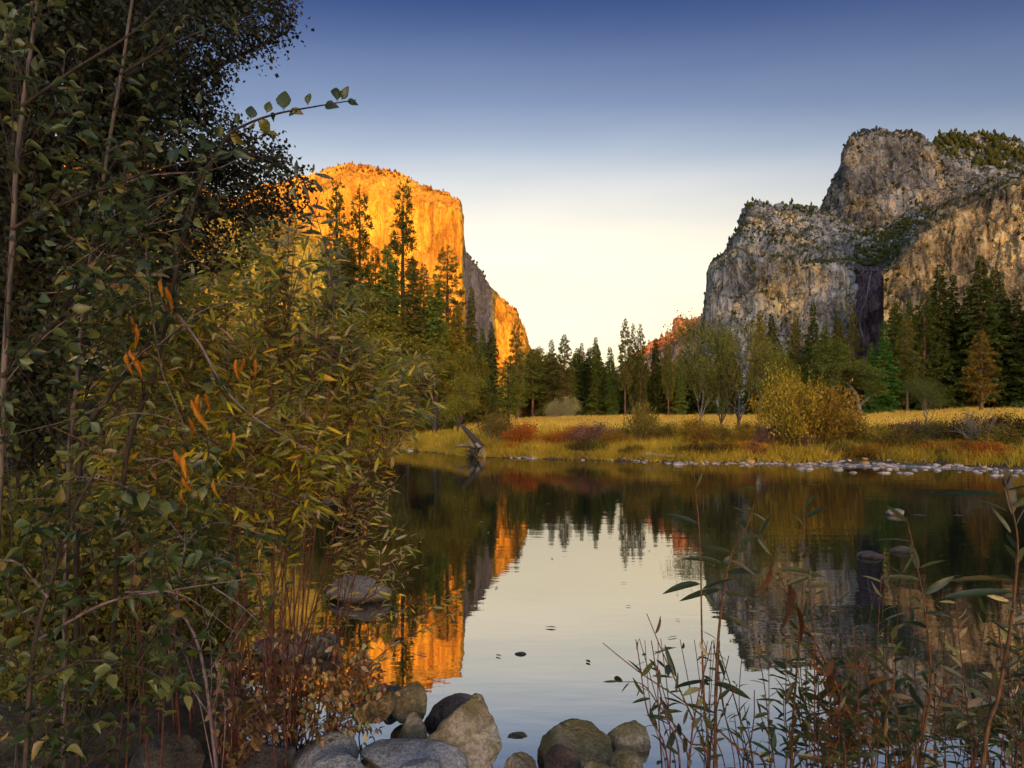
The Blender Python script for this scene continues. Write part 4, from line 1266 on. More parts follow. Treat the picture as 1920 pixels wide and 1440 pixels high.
def stone_mesh(name, seed, dims, mat, sub=5, angular=0.35, rough=0.10, boxy=0.0):
    V, T = ICO[sub]
    r = np.random.default_rng(seed)
    V = V.copy()
    if boxy:
        V = np.sign(V) * np.abs(V) ** (1 - boxy)
    for k in range(int(12 * angular) + 4):                     # broken faces
        n = nrm(r.normal(0, 1, 3))
        h = r.uniform(.56, .9)
        dd = V @ n - h
        V = V - np.outer(np.clip(dd, 0, None), n) * (0.70 + .28 * min(1, angular))
    V = V * (1 + rough * 1.4 * fbm(V * 1.1 + seed, 3, seed))[:, None]
    V = V * (1 + rough * .55 * fbm(V * 3.5 + seed, 4, seed + 3))[:, None]
    cl = fbm(V * 1.7 + seed * 3.1, 3, seed + 8)
    V = V * (1 - .05 * np.exp(-(cl / .05) ** 2) - .012 * vnoise(V * 16, seed))[:, None]
    V = V - (V.max(0) + V.min(0)) / 2
    V = V / ((V.max(0) - V.min(0)) / 2)
    V = V * np.asarray(dims) / 2
    return mesh_np(name, V, T, None, [mat], smooth=True)


def stone(name, seed, px0, px1, py0, d, mat, label, cat='rock', z_bot=None, deep=0.85, sub=5, angular=.35, boxy=0.0, rough=.10, rotz=0.0, group=None):
    """a stone seen from px0 to px1 with its top at py0, centre at distance d, its foot at z_bot"""
    w = (px1 - px0) / FPX * d
    x = ((px0 + px1) / 2 - 960) / FPX * d
    zt = CZ + (HZ - py0) / FPX * (d + 0.1 * w)
    zb = (gz(x, d) - 0.06) if z_bot is None else z_bot
    h = max(zt - zb, w * .12)
    o = link(name, stone_mesh(name, seed, (w, w * deep, h), M[mat], sub, angular, rough, boxy), None, (x, d, zt - h / 2))
    o.rotation_euler = (0, 0, rotz)
    return tagp(o, label, cat, group)


stone('boulder', 44, 783, 942, 1299, 4.15, 'stone_moss', 'largest boulder at the water edge, tall, mossy tan and grey, bottom centre', z_bot=-.25, deep=.9, angular=.55, rough=.17)
stone('boulder', 2, 732, 802, 1279, 4.75, 'stone_tan', 'rounded brown boulder with a pale stripe behind the largest boulder', z_bot=.0, deep=.9, angular=.6)
stone('rock', 3, 711, 765, 1283, 5.05, 'stone_dark', 'small dark rock left behind the striped brown boulder', z_bot=-.1, angular=.7)
stone('rock', 4, 672, 741, 1290, 4.55, 'stone_tan', 'tan rock half covered by the reddish shrub, left of the striped boulder', z_bot=.10)
stone('rock', 5, 795, 916, 1299, 4.75, 'stone_wet', 'dark wet rock peeping out behind the largest boulder', z_bot=-.2)
stone('rock', 6, 742, 802, 1334, 4.35, 'stone_moss', 'brown grey rock wedged between the striped and the largest boulder', z_bot=-.1)
stone('rock', 7, 546, 668, 1376, 4.0, 'stone_grey', 'light grey granite block with a flat sloping top under the shrub', z_bot=0.0, angular=.8, boxy=.25)
stone('rock', 8, 572, 702, 1413, 3.72, 'stone_grey', 'warm grey rounded rock at the bottom border, in front of the flat topped block', z_bot=0.0, angular=.5)
stone('rock', 9, 668, 874, 1396, 3.85, 'stone_grey', 'wide blue grey granite slab lying in front of the largest boulder', z_bot=.05, deep=.6, angular=.8, boxy=.3)
stone('rock', 10, 748, 832, 1421, 3.62, 'stone_grey', 'small pointed grey rock leaning on the wide slab', z_bot=.05, angular=.9)
stone('rock', 11, 415, 548, 1386, 3.75, 'stone_dark', 'dark speckled rock in shade under the hanging leaves', z_bot=.05, angular=.8, boxy=.2)
stone('rock', 12, 250, 385, 1364, 3.55, 'stone_dark', 'dark brown rock with a crest, leftmost under the leaves', z_bot=.1, angular=.8)
stone('rock', 13, 944, 1001, 1371, 4.55, 'stone_moss', 'small flat mossy stone rising just out of the water', z_bot=-.05, deep=.7)
stone('boulder', 14, 1007, 1151, 1356, 4.2, 'stone_tan', 'round ochre boulder at the water edge, left of the shoots', z_bot=-.2, deep=.8, angular=.8)
stone('rock', 15, 1018, 1092, 1388, 3.85, 'stone_wet', 'dark brown wet rock in front of the round ochre boulder', z_bot=-.1)
stone('rock', 16, 1137, 1222, 1351, 4.4, 'stone_moss', 'brown stone right behind the round ochre boulder, at the foot of the shoots', z_bot=-.1, deep=.7)
stone('rock', 17, 1138, 1216, 1396, 3.95, 'stone_moss', 'low grey brown stone right of the dark wet rock', z_bot=-.1)
stone('rock', 18, 940, 1010, 1412, 3.95, 'stone_moss', 'dull grey stone between the largest boulder and the dark wet rock', z_bot=-.1)
stone('rock', 19, 1080, 1160, 1424, 3.65, 'stone_tan', 'small ochre stone at the bottom border below the round boulder', z_bot=-.05)
stone('rock', 20, 964, 988, 1221, 6.25, 'stone_wet', 'small dark stone alone in the calm water, in the middle', z_bot=-.05, deep=1.2, sub=3)
stone('rock', 21, 943, 952, 1336, 4.95, 'stone_wet', 'tiny dark pebble tip in the calm water near the largest boulder', z_bot=-.03, sub=3)
stone('boulder', 22, 608, 734, 1080, 8.35, 'stone_pale', 'broad low slab of pale brown rock in the dark water behind the willow whips', z_bot=-.06, deep=.8, angular=1.0, boxy=.2)
stone('boulder', 23, 470, 640, 1182, 6.3, 'stone_pale', 'long low pale rock behind the thicket of red willow stems', z_bot=-.1, deep=.7, angular=1.0, boxy=.25)
stone('rock', 25, 553, 590, 925, 22, 'stone_pale', 'small pale stone in the far dark water left, seen through willow leaves', z_bot=-.05, sub=3)
stone('rock', 26, 596, 628, 932, 21, 'stone_pale', 'small flat pale stone right beside another in the dark water', z_bot=-.05, sub=3)
stone('rock', 27, 1663, 1693, 953, 17.2, 'stone_pale', 'pale pointed stone standing in the still water on the right', z_bot=-.08, sub=3)
stone('rock', 28, 1708, 1736, 964, 17.0, 'stone_wet', 'flat dark stone awash just right of the pale pointed stone', z_bot=-.08, sub=3)
stone('rock', 29, 1788, 1803, 965, 17.0, 'stone_wet', 'tiny flat stone awash, further right of the pale pointed stone', z_bot=-.05, sub=3)
stone('rock', 30, 1608, 1656, 1032, 11.2, 'stone_wet', 'dark slanting stone awash in the water above the shoots', z_bot=-.08, sub=3)
stone('rock', 31, 1668, 1716, 1022, 11.8, 'stone_wet', 'brown flat stone awash behind the shoot leaves, right of the slanting one', z_bot=-.08, sub=3)

rk = random.Random(8)
for k in range(70):
    px, d = rk.uniform(430, 1240), rk.uniform(3.5, 4.7)
    x = (px - 960) / FPX * d
    if gz(x, d) < -.10:
        continue
    sz = rk.uniform(.04, .15)
    o = link('small_stone', stone_mesh('small_stone', 500 + k, (sz, sz * .8, sz * .65), M[rk.choice(['stone_grey', 'stone_moss', 'stone_dark', 'stone_tan'])], 3, .8), None, (x, d, gz(x, d) + sz * .12))
    o.rotation_euler = (0, 0, rk.uniform(0, 6))
    tagp(o, 'small broken stone lying in the gaps between the shore boulders', 'stone', 'small stones between the boulders')

# cobbles along the far bank: three shapes, many copies
COBS = [stone_mesh('cobble', 300 + k, (1, .8, .55), M['cobble'], 2, .4) for k in range(5)]
COBO = [stone_mesh('cobble', 320 + k, (1, .85, .62), M['cobble_ochre'], 2, .3) for k in range(2)]


def cobble(px, s, size, lab, grp, ochre=False, dz=0.0):
    d = float(np.interp(px, SH_PX, SH_D)) + s
    x = (px - 960) / FPX * d
    z = max(gz(x, d), -.02 - .1 * size)
    o = link('river_stone', random.choice(COBO if ochre else COBS), None, (x, d, z + size * .12 + dz))
    o.scale = (size * random.uniform(.8, 1.3), size * random.uniform(.8, 1.2), size * random.uniform(.55, .95))
    o.rotation_euler = (random.uniform(-.2, .2), random.uniform(-.2, .2), random.uniform(0, 6.28))
    return tagp(o, lab, 'stone', grp)


L_LINE = 'small pale river stone in the cobble line at the foot of the far bank'
L_RIF = 'wet cobble in the shallow riffle near the far right bank'
for k in range(185):
    cobble(random.triangular(1055, 1930, 1480), random.gauss(-.6, 1.3), random.uniform(.16, .46), L_LINE, 'cobbles along the far bank')
for k in range(95):
    cobble(random.uniform(1380, 1935), -random.uniform(1.2, 9.0) * random.random() ** .5, random.uniform(.18, .55), L_RIF, 'cobbles in the riffle')
for k in range(14):
    cobble(random.uniform(955, 1015), random.gauss(0, .2), random.uniform(.25, .5), 'whitish stone in the short row below the tussock grass', 'whitish stones below the tussocks')
for k in range(45):
    cobble(random.uniform(645, 775), random.gauss(.8, 1.4), random.uniform(.3, .7), 'pale pebble on the small gravel bar at the left bank', 'pebbles of the left gravel bar')
cobble(1405, -.3, .95, 'round ochre cobble, most yellow of the cobble line', None, True)
cobble(1620, -1.0, .8, 'ochre cobble at the start of the riffle', None, True)
for px, s, sz, lab in [(1273, -4.2, 1.1, 'broad flat pale stone awash in front of the cobble line'), (1500, -9.0, 1.0, 'pair topping pale stone, larger one, awash before the golden bush'), (1517, -9.3, 1.0, 'flat pale stone touching the larger one awash before the golden bush'),
                       (1572, -9.2, .8, 'pale stone standing awash in the open row of the riffle, left'), (1600, -11.5, .85, 'low wide stone awash nearest to the viewer in the riffle'), (1657, -11.0, .75, 'brown domed stone awash left of the close pair'),
                       (1688, -10.8, .55, 'smaller stone of the close pair awash in the riffle'), (1704, -11.0, .85, 'larger stone of the close pair awash in the riffle')]:
    cobble(px, s, sz * .72, lab, None)


# ------------------------------------------------------------------ drift logs and the fallen tree
def log(name, pts, r0, r1, label, mat='driftwood', cat='log'):
    mb = MB()
    c = catmull(pts, 12)
    mb.tube(c, np.linspace(r0, r1, 12) * .6 * (1 + .12 * RNG.normal(0, 1, 12)), 8)
    o = link(name, mb.mesh(name, M[mat], True))
    return tagp(o, label, cat)


def GP(px, s, up=0.0):
    d = float(np.interp(px, SH_PX, SH_D)) + s
    p = on_ground(px, d)
    return p + np.array([0, 0, up])


log('drift_log', [GP(1208, .8, .35), GP(1228, 1.0, .28), GP(1248, 1.0, .20)], .22, .16, 'thick grey driftwood log on the cobble bank, left of the long thin one')
log('drift_log', [GP(1248, .6, .28), GP(1285, .8, .22), GP(1318, .7, .15)], .12, .08, 'long thin grey driftwood pole lying on the cobble bank')
log('drift_log', [GP(1075, 1.4, .30), GP(1120, 1.3, .30), GP(1158, 1.2, .22)], .10, .07, 'thin bleached driftwood pole below the red bushes')
ft = empty('fallen_tree', GP(893, .3), 'dark fallen tree trunk leaning from its root ball at the water edge', 'fallen tree')
fo = np.array(ft.location)
mb = MB()
mb.tube(catmull([W(908, 842, 63), W(888, 822, 64), W(868, 800, 65)], 10) - fo, np.linspace(.36, .20, 10), 9)
link('trunk', mb.mesh('trunk', M['bark_dark'], True), ft)
mb = MB()
mb.tube(catmull([W(893, 832, 62.6), W(903, 846, 62.3), W(912, 858, 62)], 10) - fo, np.linspace(.20, .26, 10), 8)
link('broken_limb', mb.mesh('broken_limb', M['bark_grey'], True), ft)
for k in range(16):
    mb = MB()
    a = W(890 + random.uniform(-8, 12), 842 + random.uniform(-6, 6), 62.6 + random.uniform(-.5, .4))
    e = W(random.uniform(868, 912), random.uniform(838, 862), 62 + random.uniform(-.8, .6))
    if k in (0, 1):
        e = W(846 + 6 * k, 842 - 4 * k, 62.2)
    c = catmull([a, (a + e) / 2 + RNG.normal(0, .25, 3), e], 8) - fo
    mb.tube(c, np.linspace(.13, .03, 8), 5)
    link('root', mb.mesh('root', M['bark_dark'] if k > 0 else M['bark_grey'], True), ft)


# ------------------------------------------------------------------ leaves of the foreground plants
def leaf_template(kind, v):
    r = np.random.default_rng(900 + v + {'broad': 0, 'narrow': 20, 'small': 40, 'curl': 60}[kind])
    if kind == 'broad':
        t = np.array([0, .14, .30, .5, .7, .88, 1.0])
        w = np.array([0, .012, .23, .27, .215, .095, 0]) * r.uniform(.75, 1.12)
        w = w + np.array([0, .012, -.012, .014, -.012, .01, 0])
        droop, fold = r.uniform(.0, .50), r.uniform(.02, .26)
    elif kind == 'small':
        t = np.array([0, .25, .55, .82, 1.0])
        w = np.array([0, .24, .27, .14, 0]) * r.uniform(.85, 1.1)
        droop, fold = r.uniform(.1, .35), r.uniform(.05, .2)
    elif kind == 'narrow':
        t = np.array([0, .12, .3, .52, .75, .9, 1.0])
        w = np.array([0, .055, .088, .092, .07, .035, 0]) * r.uniform(.85, 1.2)
        droop, fold = r.uniform(.02, .38), r.uniform(.02, .07)
    else:
        t = np.linspace(0, 1, 8)
        w = np.array([0, .05, .09, .085, .08, .06, .035, 0])
        droop, fold = r.uniform(.3, .6), .12
    z = -droop * t ** 2
    V = [(a, 0, b) for a, b in zip(t, z)]
    n = len(t)
    tw = r.uniform(-.25, .25)
    if kind == 'broad':
        tw = r.uniform(-.9, .9)
    if kind == 'curl':
        tw = r.uniform(1.2, 2.2) * r.choice([-1, 1])
    L, Rr = {}, {}
    for k in range(1, n - 1):
        ca, sa = math.cos(tw * t[k]), math.sin(tw * t[k])
        for sgn, D in ((1, L), (-1, Rr)):
            D[k] = len(V)
            y, zz = sgn * w[k], fold * (w[k] / max(w))
            V.append((t[k] - .01, y * ca - zz * sa, z[k] + y * sa + zz * ca))
    T = []
    for D, flip in ((L, False), (Rr, True)):
        tri = [(0, 1, D[1])]
        for k in range(1, n - 2):
            tri += [(k, k + 1, D[k]), (k + 1, D[k + 1], D[k])]
        tri += [(n - 2, n - 1, D[n - 2])]
        T += [(a, c, b) if flip else (a, b, c) for a, b, c in tri]
    return np.array(V), np.array(T)


NV = 9
TPL = {k: [leaf_template(k, v) for v in range(NV)] for k in ('broad', 'narrow', 'small', 'curl')}
LEAF_ME = {}


def leaf_me(kind, v, mat):
    key = (kind, v, mat)
    if key not in LEAF_ME:
        V, T = TPL[kind][v]
        LEAF_ME[key] = mesh_np('leaf', V, T, None, [M[mat]], smooth=True)
    return LEAF_ME[key]


class Plant:
    def __init__(self, name, label, cat, base, group=None, limit=300):
        self.base = np.array(base, float)
        self.root = empty(name, tuple(self.base), label, cat, group)
        self.L = []
        self.tw = {}
        self.limit = limit

    def stem(self, pts, r0, r1, mat, name='stem', sides=7, n=24, wob=0.0):
        c = catmull(pts, n)
        if wob:
            c = c + fbm(np.stack([np.linspace(0, 3, n), np.full(n, random.random() * 90), np.zeros(n)], -1)[:, None] + np.array([[[0, 0, 0], [0, 11, 0], [0, 23, 0]]]), 2, 7) * wob
        mb = MB()
        mb.tube(c - self.base, np.linspace(r0, r1, n), sides)
        link(name, mb.mesh(name, M[mat], True), self.root)
        return c

    def twig(self, c, r0, r1, mat):
        self.tw.setdefault(mat, MB()).tube(c - self.base, np.linspace(r0, r1, len(c)), 4)

    def leaf(self, p, a, n, size, wid, kind, mat):
        self.L.append((np.asarray(p, float), np.asarray(a, float), np.asarray(n, float), size, wid, kind, random.randrange(NV), mat))

    def leaves_along(self, c, t0, t1, count, size, kind, mats, droop=0.3, side=0.8, wid=1.0, fwd=0.5):
        n = len(c)
        tan = nrm(np.gradient(c, axis=0))
        for k in range(count):
            t = t0 + (t1 - t0) * (k + random.uniform(.2, .8)) / max(count, 1)
            f = t * (n - 1)
            i = min(int(f), n - 2)
            p = c[i] + (c[i + 1] - c[i]) * (f - i)
            d = tan[i]
            up = np.array([0, 0, 1.0])
            b = nrm(np.cross(d, up + RNG.normal(0, .25, 3))) * (1 if k % 2 else -1)
            a = nrm(d * fwd + b * side + np.array([0, 0, -droop]) + RNG.normal(0, .25, 3))
            nn = up * .8 + RNG.normal(0, .5, 3) - a * .1
            s = size * random.uniform(.65, 1.2) * (1 - .25 * abs(t - .6))
            self.leaf(p, a, nn, s, s * wid * random.uniform(.85, 1.15), kind, random.choice(mats))

    def build(self):
        for mat, mb in self.tw.items():
            link('twigs', mb.mesh('twigs', M[mat], True), self.root)['kind'] = 'stuff'
        L = self.L
        L.sort(key=lambda q: -q[3] / max(q[0][1], .5))
        for (p, a, n, s, w, kind, v, mat) in L[:self.limit]:
            o = bpy.data.objects.new('leaf', leaf_me(kind, v, mat))
            a = nrm(a)
            b = nrm(np.cross(n, a))
            n = np.cross(a, b)
            q = p - self.base
            COL.objects.link(o)
            o.parent = self.root
            o.matrix_local = Matrix(((a[0] * s, b[0] * w, n[0] * s, q[0]), (a[1] * s, b[1] * w, n[1] * s, q[1]), (a[2] * s, b[2] * w, n[2] * s, q[2]), (0, 0, 0, 1)))
        rest = L[self.limit:]
        by = {}
        for q in rest:
            by.setdefault(q[7], []).append(q)
        for mat, qs in by.items():
            mb = MB()
            for kind in set(q[5] for q in qs):
                for v in range(NV):
                    z = [q for q in qs if q[5] == kind and q[6] == v]
                    if z:
                        mb.inst(*TPL[kind][v], np.array([q[0] for q in z]) - self.base, np.array([q[1] for q in z]), np.array([q[2] for q in z]), np.array([q[3] for q in z]), np.array([q[4] for q in z]))
            o = link('foliage', mb.mesh('foliage', M[mat], True), self.root)
            o['kind'] = 'stuff'


def in_poly(x, y, poly):
    c = False
    j = len(poly) - 1
    for i in range(len(poly)):
        xi, yi = poly[i]
        xj, yj = poly[j]
        if (yi > y) != (yj > y) and x < (xj - xi) * (y - yi) / (yj - yi) + xi:
            c = not c
        j = i
    return c


def pick(poly):
    xs, ys = [p[0] for p in poly], [p[1] for p in poly]
    while True:
        x, y = random.uniform(min(xs), max(xs)), random.uniform(min(ys), max(ys))
        if in_poly(x, y, poly):
            return x, y


def fill(pl, trunks, poly, n, drange, per, size, kind, mats, twig_mat, droop=.3, side=.8, wid=1.0, fwd=.5, arch=.12, r0=.004, t0=.25, back=(.05, .35), sub=True):
    """side branches from the nearest trunk to points spread through a region, leaves along them"""
    for k in range(n):
        x, y = pick(poly)
        e = W(x, y, random.uniform(*drange))
        best = None
        for tr in trunks:
            dd = np.linalg.norm(tr - e, axis=1) + 0.6 * np.clip(tr[:, 2] - e[2] + .1, 0, None) * 2
            i = int(dd.argmin())
            if best is None or dd[i] < best[0]:
                best = (dd[i], i, tr)
        _, i, tr = best
        i = max(1, i - random.randint(0, 5))
        s = tr[i]
        L = np.linalg.norm(e - s)
        if L > 1.5:
            s = e + (s - e) * 1.5 / L + np.array([0, 0, -.08])
            L = 1.5
        mid = (s + e) / 2 + np.array([0, 0, arch * L]) + RNG.normal(0, .07 * L, 3)
        c = catmull([s, mid, e], 12)
        pl.twig(c, r0 * (0.6 + .6 * min(L, 1.2)), .0012, twig_mat)
        cnt = max(3, int(per * L))
        pl.leaves_along(c, t0, 1.0, cnt, size, kind, mats, droop, side, wid, fwd)
        pl.leaf(c[-1], nrm(c[-1] - c[-3]) + np.array([0, 0, -.1]), np.array([0, 0, 1.0]) + RNG.normal(0, .3, 3), size * .9, size * .9 * wid, kind, random.choice(mats))
        if sub and L > .35 and random.random() < .7:
            q = c[random.randint(4, 8)]
            e2 = q + nrm(c[-1] - c[-4] + RNG.normal(0, .6, 3) * .1) * L * .35 + RNG.normal(0, .1, 3) * L
            c2 = catmull([q, (q + e2) / 2 + np.array([0, 0, .03]), e2], 8)
            pl.twig(c2, r0 * .5, .001, twig_mat)
            pl.leaves_along(c2, .15, 1.0, max(3, cnt // 2), size * .9, kind, mats, droop, side, wid, fwd)


def WP(pts, d):
    return [W(a, b, (d if len(q) == 0 else q[0])) for a, b, *q in pts]


def foot(px, d, drop=0.06):
    p = on_ground(px, d)
    p[2] -= drop
    return p


# --- alder saplings, left border
b = foot(-30, 2.7)
p = Plant('alder_sapling', 'pale stemmed alder sapling at the left border, tallest, with dark broad leaves', 'sapling', b, 'alder saplings on the near bank')
t1 = p.stem([b] + WP([(2, 900), (8, 640), (22, 430), (28, 330), (45, 180), (62, 60), (80, -90)], 2.7), .013, .006, 'bark_pale', wob=.012)
t2 = p.stem(WP([(4, 705, 2.7), (67, 647, 2.75), (157, 553, 2.8), (247, 450, 2.85), (330, 360, 2.9)], 2.8), .012, .003, 'bark_dark', 'branch', wob=.01)
t3 = p.stem(WP([(20, 430, 2.7), (125, 380, 2.75), (225, 343, 2.8), (290, 318, 2.85), (440, 285, 2.9)], 2.8), .008, .002, 'bark_dark', 'branch')
t4 = p.stem(WP([(40, 200, 2.7), (140, 130, 2.75), (250, 60, 2.8), (330, -20, 2.9)], 2.8), .008, .002, 'bark_dark', 'branch')
fill(p, [t1, t2, t3, t4], [(0, 0), (260, 0), (330, 280), (330, 480), (200, 640), (0, 800)], 84, (2.35, 3.1), 12, .066, 'broad', ['alder'], 'bark_dark')
p.build()

b = foot(118, 3.2)
p = Plant('alder_sapling', 'pale stemmed alder sapling second from the left border, slanting up right', 'sapling', b, 'alder saplings on the near bank')
t1 = p.stem([b] + WP([(130, 900), (147, 720), (152, 640), (166, 520), (187, 370), (207, 240), (226, 130), (240, 40), (262, -80)], 3.2), .012, .006, 'bark_pale', wob=.01)
t2 = p.stem(WP([(190, 360, 3.2), (280, 330, 3.2), (400, 318, 3.2), (470, 285, 3.2)], 3.2), .006, .002, 'bark_violet', 'branch')
t3 = p.stem(WP([(225, 140, 3.2), (330, 80, 3.2), (430, 40, 3.2), (480, 30, 3.2)], 3.2), .007, .002, 'bark_dark', 'branch')
fill(p, [t1, t2, t3], [(130, 0), (470, 0), (480, 60), (430, 120), (420, 420), (300, 620), (90, 700)], 62, (2.9, 3.5), 11, .066, 'broad', ['alder'], 'bark_dark')
p.build()

b = foot(200, 3.4)
p = Plant('alder_sapling', 'alder sapling with a leafy twig reaching far out over the sky', 'sapling', b, 'alder saplings on the near bank')
t1 = p.stem([b] + WP([(230, 900), (290, 700), (330, 500), (370, 360), (420, 262), (462, 232), (520, 212), (592, 200), (668, 189)], 3.0), .012, .0022, 'bark_dark', wob=.004, n=40)
for (x, y, ax, ay, s) in [(532, 210, 0, -1, 45), (577, 200, .12, -1, 28), (632, 192, .0, -1, 34), (640, 190, .5, -.8, 30), (648, 190, 1, -.05, 24), (606, 198, .8, .1, 30), (520, 212, -.4, .15, 26), (490, 218, .3, .8, 34), (470, 226, .1, -.9, 32),
                       (448, 238, -.1, -1, 28), (500, 214, .2, -1, 26), (545, 206, .9, .25, 24), (560, 204, -.6, .3, 22), (412, 264, .1, -.8, 30), (430, 250, .8, .5, 34)]:
    p.leaf(W(x, y, 3.0), (ax, RNG.normal(0, .25), -ay), (RNG.normal(0, .3), -1, .15), s / FPX * 3.0, s / FPX * 3.0 * 1.1, 'broad', 'alder')
t2 = p.stem(WP([(420, 262, 3.0), (470, 246, 3.0), (518, 255, 3.0)], 3.0), .003, .001, 'bark_dark', 'branch')
for (x, y, ax, ay, s) in [(486, 244, .7, .2, 32), (500, 250, 1, .2, 28), (470, 248, .2, -.8, 20)]:
    p.leaf(W(x, y, 3.0), (ax, RNG.normal(0, .2), -ay), (RNG.normal(0, .3), -.6, .6), s / FPX * 3.0, s / FPX * 3.0, 'broad', 'alder')
t3 = p.stem(WP([(330, 500, 3.0), (350, 400, 2.95), (380, 320, 2.9), (430, 285, 2.9), (480, 278, 2.9)], 3.0), .005, .0015, 'bark_dark', 'branch')
for (x, y, ax, ay, s) in [(385, 285, -.1, -1, 52), (352, 300, -.2, -1, 46), (430, 285, 1, .1, 46), (318, 310, .3, -.9, 40), (330, 330, .8, .4, 40), (400, 300, .9, -.3, 40), (360, 330, -.2, .9, 38)]:
    p.leaf(W(x, y, 2.9), (ax, RNG.normal(0, .2), -ay), (RNG.normal(0, .3), -1, .4), s / FPX * 2.9, s / FPX * 2.9 * 1.1, 'broad', 'alder')
fill(p, [t1[:30], t3], [(220, 350), (430, 300), (440, 380), (380, 560), (300, 800), (200, 780)], 26, (2.7, 3.2), 11, .064, 'broad', ['alder'], 'bark_dark')
p.build()

b = foot(150, 3.0)
p = Plant('alder_sapling', 'forked alder sapling whose violet branch arches down to the right', 'sapling', b, 'alder saplings on the near bank')
t1 = p.stem([b] + WP([(147, 900), (200, 750), (250, 683), (317, 580), (325, 560)], 3.0), .013, .007, 'bark_dark', wob=.006)
t2 = p.stem(WP([(320, 573), (373, 643), (400, 693), (433, 743), (483, 787), (560, 833), (600, 850)], 2.95), .0075, .002, 'bark_violet', 'branch')
t3 = p.stem(WP([(273, 440), (278, 530), (290, 620), (305, 700), (330, 760), (350, 815)], 2.8), .005, .0015, 'bark_pale', 'branch')
t4 = p.stem(WP([(200, 760), (120, 790), (20, 815)], 2.9), .004, .0015, 'bark_pale', 'branch')
t5 = p.stem(WP([(180, 800), (250, 775), (330, 790), (410, 840)], 2.8), .004, .0015, 'bark_pale', 'branch')
fill(p, [t1, t2, t3, t5], [(60, 620), (300, 560), (420, 720), (520, 860), (420, 980), (100, 1000)], 32, (2.6, 3.2), 11, .062, 'broad', ['alder'], 'bark_dark')
rb = random.Random(3)
for k in range(30):
    x, y = rb.uniform(0, 420), rb.uniform(420, 1120)
    L, dd = rb.uniform(90, 260), rb.uniform(2.5, 3.0)
    sl = rb.choice([-.5, -.2, .1, .3, -.9, .8])
    c = catmull([W(x, y, dd), W(x + L * .5, y + L * sl * .5 - rb.uniform(5, 30), dd), W(x + L, y + L * sl + rb.uniform(0, 25), dd + .1)], 14)
    p.twig(c, .0032, .0012, rb.choice(['bark_pale', 'bark_pale', 'bark_violet', 'twig_brown']))
for (x, y) in [(303, 530), (312, 545), (247, 600), (255, 615), (243, 660), (250, 672), (238, 668), (443, 680), (457, 675), (480, 680), (360, 755), (365, 770), (352, 790), (372, 745), (340, 845), (342, 870), (343, 900), (340, 925), (326, 850), (437, 815), (400, 905), (390, 740), (346, 858)]:
    s = random.uniform(34, 58) / FPX * 2.7
    p.leaf(W(x, y - 8, 2.7 + random.uniform(-.06, .06)), (RNG.normal(0, .25), RNG.normal(0, .2), -1), (RNG.normal(0, .6), -1, .1), s, s * 1.05, 'curl', 'dead_leaf')
p.build()

b = foot(40, 2.5)
p = Plant('alder_sapling', 'low alder sprawling in the dark lower left corner above the rocks', 'sapling', b, 'alder saplings on the near bank')
t1 = p.stem([b] + WP([(60, 1250), (100, 1080), (140, 960), (180, 880)], 2.6), .011, .004, 'bark_dark', wob=.008)
t2 = p.stem(WP([(70, 1200), (200, 1130), (330, 1105), (470, 1085)], 2.7), .007, .002, 'bark_violet', 'branch')
t3 = p.stem(WP([(90, 1120), (40, 1060), (0, 1050), (-60, 1055)], 2.5), .006, .002, 'bark_pale', 'branch')
t4 = p.stem(WP([(60, 1280), (160, 1240), (260, 1250), (330, 1290)], 2.5), .007, .002, 'bark_dark', 'branch')
fill(p, [t1, t2, t3, t4], [(0, 950), (300, 900), (420, 1050), (380, 1250), (330, 1340), (0, 1440)], 90, (2.3, 3.1), 11, .070, 'broad', ['alder'], 'bark_dark')
p.build()

b = foot(420, 3.2)
p = Plant('alder_sapling', 'alder twigs with bright green leaves in front of the red willow stems', 'sapling', b, 'alder saplings on the near bank')
t1 = p.stem([b] + WP([(380, 1240), (330, 1130), (340, 1095), (440, 1075), (500, 1078)], 3.0), .008, .002, 'bark_violet', wob=.004)
t2 = p.stem(WP([(330, 1130), (350, 1020), (410, 980), (500, 1005), (540, 1020)], 3.0), .006, .0015, 'bark_violet', 'branch')
t3 = p.stem(WP([(350, 1020), (300, 960), (240, 930)], 2.9), .005, .0015, 'bark_violet', 'branch')
for tr in (t1, t2, t3):
    p.leaves_along(tr, .3, 1, 16, .085, 'broad', ['alder'], .2, .8)
fill(p, [t1, t2, t3], [(220, 900), (440, 900), (550, 1000), (540, 1120), (460, 1230), (250, 1230)], 28, (2.8, 3.3), 11, .066, 'broad', ['alder'], 'bark_violet')
p.build()

# --- willow shrubs with yellow green narrow leaves
G_WIL = 'willow shrubs on the near bank'


def willow(label, bpx, bd, tips, poly, n, drange, mats, limit=300, size=.095, per=26, twig='twig_red', stem='twig_red', thin=.0055):
    b = foot(bpx, bd)
    p = Plant('willow_shrub', label, 'shrub', b, G_WIL, limit)
    trs = []
    for (x, y, d) in tips:
        e = W(x, y, d)
        s = b + np.array([random.uniform(-.25, .25), random.uniform(-.2, .2), 0])
        mid = s * .5 + e * .5 + np.array([-.12 * (e[0] - s[0]), 0, .12 * np.linalg.norm(e - s)])
        trs.append(p.stem([s, mid, e], thin, .0015, stem, sides=5, n=26, wob=.02))
    for tr in trs:
        p.leaves_along(tr, .5, 1, 26, size, 'narrow', mats, .45, .7, 1.0, .7)
    fill(p, trs, poly, n, drange, per, size, 'narrow', mats, twig, .5, .75, 1.0, .75, .15, .003, .15)
    p.build()


